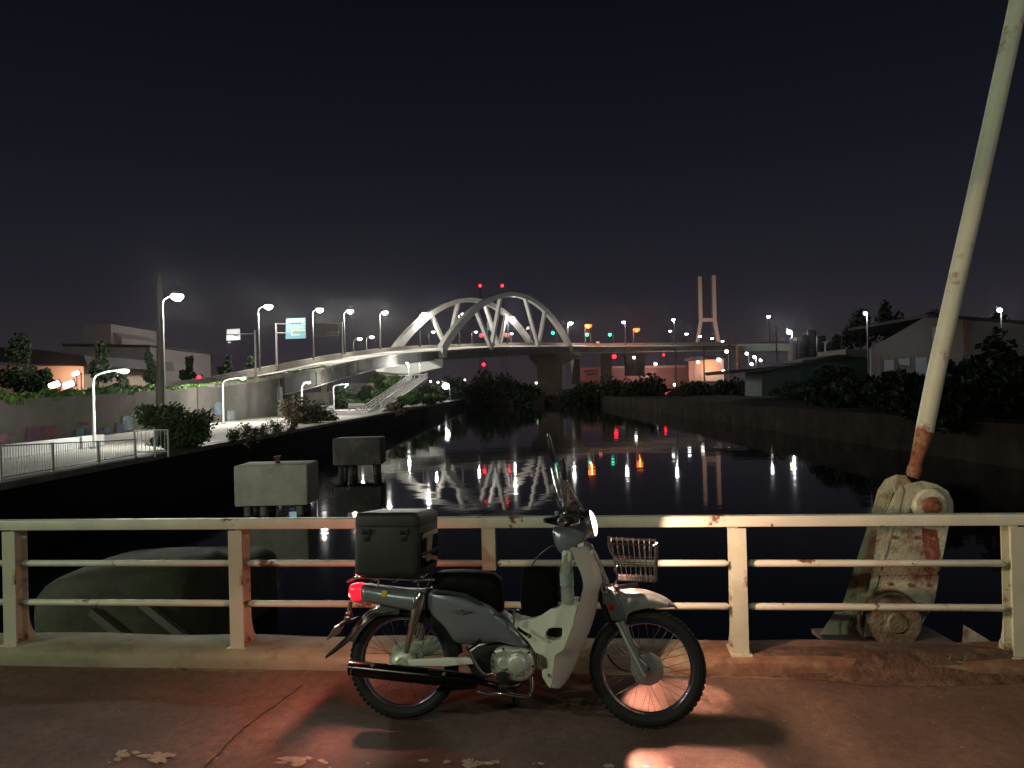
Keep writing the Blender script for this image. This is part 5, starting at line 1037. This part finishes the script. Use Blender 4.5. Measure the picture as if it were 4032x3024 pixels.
# ---- engine
side([(950, 930), (975, 905), (1010, 895), (1060, 900), (1110, 900), (1150, 910), (1172, 940), (1180, 985), (1178, 1040), (1150, 1075), (1100, 1090), (1050, 1085), (1000, 1078), (955, 1060), (940, 1010), (942, 960)], z1, -.09, .085, 'crankcase', M_alu, .022, rr=.012, st=5)
eC = bp(*z1(1090, 985), .09)
MB().lathe([(0, .030), (.036, .030), (.043, .026), (.045, .018), (.052, .016), (.058, .006), (.060, -.02)], eC, (0, -1, 0), 36).build('clutch_cover', M_alu, bk)
for i in range(6):
    a = i*math.pi/3+.3; v = eC+Vector((math.cos(a)*.054, -.008, math.sin(a)*.054)); MB().beam(v-Vector((math.cos(a), 0, math.sin(a)))*.012, v+Vector((math.cos(a), 0, math.sin(a)))*.010, .006, .022, up=(0, 1, 0)).build('cover_rib', M_alu, bk, False)
eD = bp(*z1(1015, 985), .085); MB().lathe([(0, .014), (.024, .013), (.034, .004), (.036, -.02)], eD, (0, -1, 0), 28).build('side_cover_boss', M_alu, bk)
for x, y in ((960, 925), (1010, 905), (1150, 925), (1172, 1000), (1160, 1060), (1060, 1082), (975, 1062), (1013, 985)): MB().lathe([(0, .008), (.005, .008), (.006, 0), (0, 0)], bp(*z1(x, y), .088), (0, -1, 0), 6).build('bolt', M_chd, bk, ang=20)
side([(940, 965), (958, 965), (962, 1010), (945, 1015)], z1, .085, .095, 'oil_cap', M_chr, .002)
side([(860, 900), (960, 880), (1130, 885), (1165, 905), (1195, 950), (1190, 1010), (1170, 960), (1100, 910), (980, 900), (950, 940), (950, 1050), (900, 1070), (850, 1060), (820, 1000), (810, 940)], z1, -.07, .05, 'engine_block', M_black, .006)
for i in range(7):
    x = 1150+i*11; side([(x, 900+i*4), (x+4, 900+i*4), (x+4, 1020), (x, 1020)], z1, -.055, .055, 'cylinder_fin', M_alu, .0)
side([(970, 1040), (1000, 1030), (1035, 1040), (1040, 1120), (1010, 1150), (990, 1140), (985, 1080)], z1, .09, .11, 'brake_pedal', M_black, .004)
# foot rest bar and stand
tb([bp(*z1(875, 1135), .12), bp(*z1(930, 1150), .14), bp(*z1(1010, 1148), .15), bp(*z1(1080, 1158), .15), bp(*z1(1140, 1165), .15), bp(*z1(1160, 1150), .14), bp(*z1(1166, 1110), .12), bp(*z1(1165, 1060), .09)], .0085, 'step_bar', M_chr)
for l in (.15, .12): MB().tube([bp(*z1(985, 1110), l), bp(*z1(1040, 1112), l)], .012, 10).build('foot_peg', M_rub, bk)
tb([bp(*z1(1075, 1130), -.05), bp(*z1(1070, 1170), -.13), bp(*z1(1065, 1200), -.20)], .010, 'side_stand', M_black)
v = bp(*z1(1060, 1205), -.2); MB().box((v.x, .2, .012+.02), (.07, .05, .01)).build('stand_foot', M_black, bk, False)
MB().tube([bp(*z1(650, 1130), .02), bp(*z1(740, 1120), .03), bp(*z1(860, 1110), .03)], .012, 8).build('centre_stand', M_black, bk)
# ---- front fork, fender
fk = mat('fork_cover_greenish', (.13, .17, .16), .35, metal=.3, coat=.3)
for sgn in (1, -1):
    l1_, l0_ = (.085, .045) if sgn > 0 else (-.045, -.085)
    side([(365, 700), (385, 680), (430, 690), (455, 735), (490, 800), (520, 875), (522, 905), (500, 912), (430, 906), (420, 880), (392, 805), (368, 745)], z4, l0_, l1_, 'fork_cover', fk, .012, lm=.085*sgn, rr=.008, st=4)
    a, b_ = bp(*z4(485, 905), .066*sgn), bp(*z4(632, 1270), .066*sgn)
    MB().tube([a, a+(b_-a)*.2, a+(b_-a)*.7, b_], [.022, .024, .021, .015], 14).build('fork_leg', M_dull, bk)
side([(455, 915), (470, 912), (650, 1265), (640, 1272)], z4, .088, .094, 'fork_rib', M_alu, .001, lm=.09)
side([(555, 1150), (600, 1140), (665, 1190), (660, 1270), (640, 1315), (610, 1305), (575, 1260), (553, 1200)], z4, .05, .078, 'axle_carrier', M_dull, .008, lm=.078, rr=.006)
side([(402, 818), (412, 796), (432, 792), (447, 806), (448, 828), (435, 842), (416, 840)], z4, .085, .0885, 'wing_emblem', mat('badge_red', (.42, .02, .03), .35), .001, lm=.087, rr=.006)
side([(408, 826), (420, 812), (443, 808), (436, 816), (442, 820), (430, 824), (434, 830), (420, 830)], z4, .0885, .090, 'wing_mark', mat('badge_dark', (.10, .02, .025), .4), 0, lm=.089)
# front fender
rows = []
top = [(392, 668), (430, 660), (470, 668), (520, 680), (570, 690), (640, 697), (720, 722), (790, 757), (840, 797), (863, 822)]
bot = [(392, 760), (425, 790), (470, 850), (522, 905), (542, 850), (640, 820), (720, 815), (785, 812), (838, 816), (862, 823)]
for (a, b_) in zip(crom([(*p, 0) for p in top], 4), crom([(*p, 0) for p in bot], 4)):
    vt, vb = bp(*z4(a[0], a[1]), .0), bp(*z4(b_[0], b_[1]), .06); 
    hh = min(vt.z-.0, max(vt.z-vb.z, .004)); w_ = .066 if a[0] < 800 else .066*(1-.75*(a[0]-800)/63)
    row = []
    for k in range(13):
        th_ = math.pi*k/12; row.append(Vector((vt.x+(vb.x-vt.x)*(1-math.sin(th_)**.6), -w_*math.cos(th_), vt.z-hh*(1-math.sin(th_)**.6))))
    for k in range(12, -1, -1):
        th_ = math.pi*k/12; row.append(Vector((vt.x+(vb.x-vt.x)*(1-math.sin(th_)**.6), -(w_-.004)*math.cos(th_), vt.z-.004-(hh)*(1-math.sin(th_)**.6))))
    rows.append(row)
MB().grid(rows, True).build('front_fender', M_dull, bk, ang=60)
loftx([(365, 700, 790, .05), (380, 676, 800, .07), (430, 668, 780, .075), (470, 680, 760, .07), (490, 700, 740, .05)], z4, 'fork_yoke', M_dull, 3)
side([(345, 690), (362, 668), (395, 655), (380, 690), (372, 760), (400, 830), (430, 915), (440, 960), (400, 900), (370, 840), (345, 780)], z4, -.045, .045, 'mud_guard', M_black, .004)
# front cover in front of the leg shield (silver)
loftx(interp([(250, 395, 410, .03), (262, 388, 450, .055), (300, 405, 540, .06), (335, 470, 640, .058), (370, 545, 690, .055), (395, 610, 668, .05), (410, 640, 655, .035)]), z4, 'front_cover', M_dull, 2.6)
MB().lathe([(0, .02), (.018, .012), (.02, 0), (0, -.01)], bp(*z4(385, 700), .085), (.4, -1, .3), 16).build('turn_signal', M_chr, bk)
MB().lathe([(0, .02), (.018, .012), (.02, 0), (0, -.01)], bp(*z4(462, 690), .06), (.4, -1, .5), 16).build('basket_bolt', M_chr, bk)
# ---- handlebar nacelle, headlight
loftx(interp([(300, 1045, 1060, .03), (318, 1000, 1150, .05), (345, 1000, 1215, .06), (380, 995, 1250, .07), (430, 985, 1235, .075), (490, 985, 1200, .075), (550, 960, 1165, .08), (600, 905, 1140, .085), (628, 880, 1110, .085), (645, 890, 1085, .08)]), z5, 'handlebar_cover', M_body, 2.8, 24)
side([(300, 1055), (318, 1060), (400, 1200), (410, 1225), (388, 1255), (372, 1230), (330, 1130)], z5, .045, .055, 'key_trim', M_chr, .003, lm=.05)
hb = bp(*z5(410, 955), .3)
hp = [Vector((hb.x+.02, -.10, hb.z+.02)), Vector((hb.x+.005, -.22, hb.z+.005)), Vector((hb.x-.01, -.36, hb.z-.0))]
for sgn in (1, -1): 
    q = [Vector((p.x, p.y*sgn, p.z)) for p in hp]
    MB().tube([q[0], q[1]], .011, 10).build('handlebar', M_chr, bk); MB().tube([q[1], q[1].lerp(q[2], .1), q[2], q[2]+(q[2]-q[1])*.04], [.016, .018, .018, .020], 14).build('grip', M_rub, bk)
    MB().box((q[1].x+.005, q[1].y+.02*sgn, q[1].z), (.07, .06, .05), bv=.01).build('switch_box', M_black, bk)
    tb([q[1]+Vector((.05, 0, .0)), q[1]+Vector((.06, -.07*sgn, -.01)), q[2]+Vector((.045, -.01*sgn, -.012))], .005, 'brake_lever', M_chr)
MB().lathe([(0, .012), (.016, .010), (.020, 0), (.018, -.01), (0, -.01)], hp[2]+Vector((0, -.008, 0)), (0, -1, 0), 16).build('bar_end', M_chr, bk)
side([(205, 930), (330, 905), (420, 880), (520, 890), (555, 950), (500, 1005), (400, 1012), (300, 985), (215, 965)], z5, .10, .20, 'switch_housing', M_black, .02, lm=.18, rr=.01, st=4)
# headlight: bulging lens in a bezel, tilted a little downward
hc = bp(*z5(672, 972), 0); ha = Vector((1, 0, .22)).normalized()
hd = empty('headlight', (hc.x, 0, hc.z)); hd.parent = bk
MB().lathe([(.05, -.07), (.062, -.05), (.073, -.02), (.074, -.004), (.070, .0), (.066, -.002)], (0, 0, 0), ha, 40).build('bezel', M_chr, hd)
MB().lathe([(.066, -.002), (.062, .005), (.05, .012), (.03, .017), (.015, .019), (0, .020)], (0, 0, 0), ha, 40).build('lens', M_hl, hd)
light('headlamp', 'SPOT', ha*.05, 120, (1, .62, .44), hd, .03, 117, (1, .10, -.30), .05)
for sy in (-1, 1): light('pool_spot', 'SPOT', ha*.045+Vector((0, 0, -.02)), 640 if sy < 0 else 400, (1, .50, .39), hd, .02, 29, (.37, .36*sy, -1), .3)  # extra spots added to throw the light pools beside the front wheel
# tail and licence light
tl = bp(*z1(176, 640), .0)
light('tail_lamp', 'POINT', (tl.x-.035, 0, tl.z+.02), 8.0, (1, .10, .07), bk, .02)
light('licence_lamp_light', 'SPOT', (tl.x-.03, -.02, tl.z-.04), 15, (1, .46, .34), bk, .015, 150, (-.45, 0, -.9), .3)
# windscreen, mirrors
def slab(pts, zf, l0, l1, name, m, t=.003):
    rows = []
    for p in pts:
        a = bp(*zf(*p), 0); rows.append([Vector((a.x-abs(u)**2*.05, u*l1, a.z)) for u in [k/6 for k in range(-6, 7)]]+[Vector((a.x-t-abs(u)**2*.05, u*l1, a.z)) for u in [k/6 for k in range(6, -7, -1)]])
    return MB().grid(rows, True).build(name, m, bk, ang=60)
slab([(430, 555), (470, 620), (520, 720), (570, 790), (595, 850)], z5, 0, .13, 'windscreen', mat('smoked_acrylic', (.55, .42, .36), .08, trans=.75, alpha=.55))
def mirror(c, rx, rz, l, tilt, name='mirror'):
    m_ = empty(name, bp(*z5(*c), l)); m_.parent = bk
    R_ = Matrix.Rotation(tilt, 3, 'Y'); mb = MB(); rows = []
    for t_, s_ in ((-.012, .5), (-.01, .85), (0, 1), (.006, .97), (.008, .9)):
        rows.append([R_ @ Vector((t_, rx*s_*math.cos(2*math.pi*k/24), rz*s_*math.sin(2*math.pi*k/24))) for k in range(24)])
    mb.grid(rows, True); mb.build('housing', M_black, m_); 
    MB().lathe([(0, 0), (rz*.0, 0)], (0, 0, 0), (1, 0, 0), 4)
    g_ = MB(); g_.add([R_ @ Vector((-.0125, rx*.86*math.cos(2*math.pi*k/24), rz*.86*math.sin(2*math.pi*k/24))) for k in range(24)], [tuple(range(24))]); g_.build('glass', mat('mirror_glass', (.6, .6, .62), .04, metal=1), m_, False)
    return m_
mirror((285, 270), .055, .085, -.20, -.20); mirror((405, 470), .05, .06, .22, -.1)
tb([bp(*z5(320, 400), -.2), bp(*z5(370, 620), -.16), bp(*z5(400, 800), -.12), bp(*z5(415, 930), -.10)], .005, 'mirror_stem', M_chr)
tb([bp(*z5(285, 460), -.18), bp(*z5(330, 640), -.15), bp(*z5(372, 770), -.12)], .004, 'mirror_stem', M_chr)
tb([bp(*z5(410, 540), .22), bp(*z5(430, 700), .19), bp(*z5(430, 820), .15), bp(*z5(425, 900), .13)], .006, 'mirror_stem', M_chr)
tb([bp(*z5(300, 712), .14), bp(*z5(340, 740), .14), bp(*z5(355, 800), .14), bp(*z5(380, 825), .14), bp(*z5(420, 825), .14)], .005, 'luggage_hook', M_chr)
side([(360, 560), (400, 560), (425, 620), (420, 720), (385, 700), (365, 640)], z5, .02, .04, 'phone_holder', M_dull, .004, rr=.006)
side([(380, 830), (470, 760), (520, 780), (560, 850), (560, 900), (520, 920), (420, 900)], z5, -.06, .10, 'meter_hood', M_black, .015, rr=.01)
side([(318, 865), (348, 862), (350, 898), (320, 900)], z5, .14, .17, 'mirror_clamp', M_dull, .003)
# cables
tb([bp(*z5(560, 900), .06), bp(*z5(610, 930), .05), bp(*z5(640, 1010), .05)], .004, 'cable', M_chr)
tb([bp(*z3(500, 938), .02), bp(*z3(570, 855), .02), bp(*z3(645, 775), .02)], .006, 'frame_stay', mat('frame_dark_red', (.05, .02, .018), .3), seg=8)
tb([bp(*z4(400, 1120), -.06), bp(*z4(440, 1180), -.08), bp(*z4(500, 1225), -.08), bp(*z4(560, 1235), -.07)], .005, 'cable', M_black)
# ---- front basket of wire
bs = empty('basket', bp(*z4(590, 640), 0)); bs.parent = bk; b0 = Vector(bs.location)
T0 = bp(*z4(422, 395), .13)-b0; T1 = bp(*z4(725, 405), .13)-b0; U0 = bp(*z4(468, 640), .11)-b0; U1 = bp(*z4(718, 650), .11)-b0
TL, UL = .13, .105
def cage(t_, u, l): # t along, u down, l lateral -1..1
    a = T0.lerp(T1, t_); b_ = U0.lerp(U1, t_); v = a.lerp(b_, u); return Vector((v.x, l*(TL+(UL-TL)*u), v.z))
def wire(pts, r=.0016, m=M_chr): MB().tube(pts, r, 6).build('wire', m, bs)
for u, r in ((0, .0035), (.04, .002), (.5, .002), (.56, .002), (1, .003)):
    wire([cage(0, u, -1), cage(1, u, -1), cage(1, u, 1), cage(0, u, 1), cage(0, u, -1)], r)
for i in range(9):
    t_ = i/8
    for l in (-1, 1): wire([cage(t_, -.03, l), cage(t_, 1, l)])
for i in range(1, 8):
    l = -1+i/4
    for t_ in (0, 1): wire([cage(t_, 0, l), cage(t_, 1, l)])
    wire([cage(0, 1, l), cage(1, 1, l)])
for i in range(1, 14): wire([cage(i/14, 1, -1), cage(i/14, 1, 1)], .0022)
for i in range(1, 12): wire([cage(0, 1, -1+i/6), cage(1, 1, -1+i/6)], .0022)
MB().beam(cage(1.0, 0, -1), cage(1, .97, -1), .012, .02, up=(0, 1, 0)).build('corner_plate', M_chr, bs, False)
tb([b for b in [bp(*z4(408, 350), .12)-b0, bp(*z4(412, 420), .12)-b0, bp(*z4(440, 480), .12)-b0, bp(*z4(470, 535), .12)-b0, bp(*z4(450, 570), .12)-b0, bp(*z4(470, 620), .10)-b0, bp(*z4(445, 670), .08)-b0]], .005, 'bracket', M_chr, bs)
tb([bp(*z4(690, 395), .10)-b0, bp(*z4(700, 415), .11)-b0, bp(*z4(735, 390), .13)-b0], .004, 'clip', M_chr, bs)
MB().beam(bp(*z4(440, 690), .05)-b0, bp(*z4(600, 665), .05)-b0, .02, .02).beam(bp(*z4(440, 690), -.05)-b0, bp(*z4(600, 665), -.05)-b0, .02, .02).build('carrier', M_chr, bs, False)
# ---- bottle and bag (separate things)
def bw(v): return BM @ v
bc = BM @ bp(*z3(698, 880), .09); bt = empty('bottle', bc); bt.rotation_euler = (-LEAN, math.radians(-2), yaw); tag(bt, 'clear plastic bottle standing behind the cream leg shield', 'bottle')
k9 = 1/2.073*3.85/3030
MB().lathe([(0, 0), (.030, 0), (.034, .008), (.033, .07), (.031, .075), (.033, .085), (.034, .15), (.029, .18), (.016, .205), (.013, .215), (.013, .232)], (0, 0, 0), (0, 0, 1), 22).build('body', mat('clear_plastic', (.8, .82, .82), .08, trans=.7, alpha=.6), bt)
MB().lathe([(0, .255), (.015, .254), (.016, .232), (0, .232)], (0, 0, 0), (0, 0, 1), 18).build('cap', M_white, bt)
MB().lathe([(.0345, .085), (.0345, .145)], (0, 0, 0), (0, 0, 1), 22).build('label', mat('bottle_label', (.35, .40, .42), .5, var=.4, scale=60), bt)
bag = empty('bag', BM @ bp(2130, 2430, 0)); bag.rotation_euler = (-LEAN, 0, yaw); tag(bag, 'black bag hanging between the seat and the leg shield', 'bag'); g0 = bp(2130, 2430, 0)
rows = []
for (x0, x1, y, w_) in [(2066, 2190, 2232, .02), (2056, 2198, 2245, .06), (2052, 2200, 2300, .085), (2050, 2200, 2360, .09), (2058, 2190, 2405, .08), (2075, 2170, 2420, .05)]:
    a = bp(x0, y, 0)-g0; b_ = bp(x1, y, 0)-g0; row = []
    for k in range(20):
        th_ = 2*math.pi*k/20; c_, s_ = math.cos(th_), math.sin(th_); row.append(Vector(((a.x+b_.x)/2+(b_.x-a.x)/2*math.copysign(abs(c_)**.5, c_), w_*math.copysign(abs(s_)**.6, s_), a.z+.004*math.sin(k*2.1+y))))
    rows.append(row)
MB().grid(rows, True).build('bag_body', mat('bag_black', (.003, .003, .003), .85, spec=.1, bump=.3, bscale=40), bag)
MB().tube(crom([bp(2090, 2235, 0)-g0, bp(2120, 2190, 0)-g0, bp(2175, 2150, 0)-g0, bp(2200, 2160, 0)-g0], 5), .004, 6).build('strap', M_black, bag)
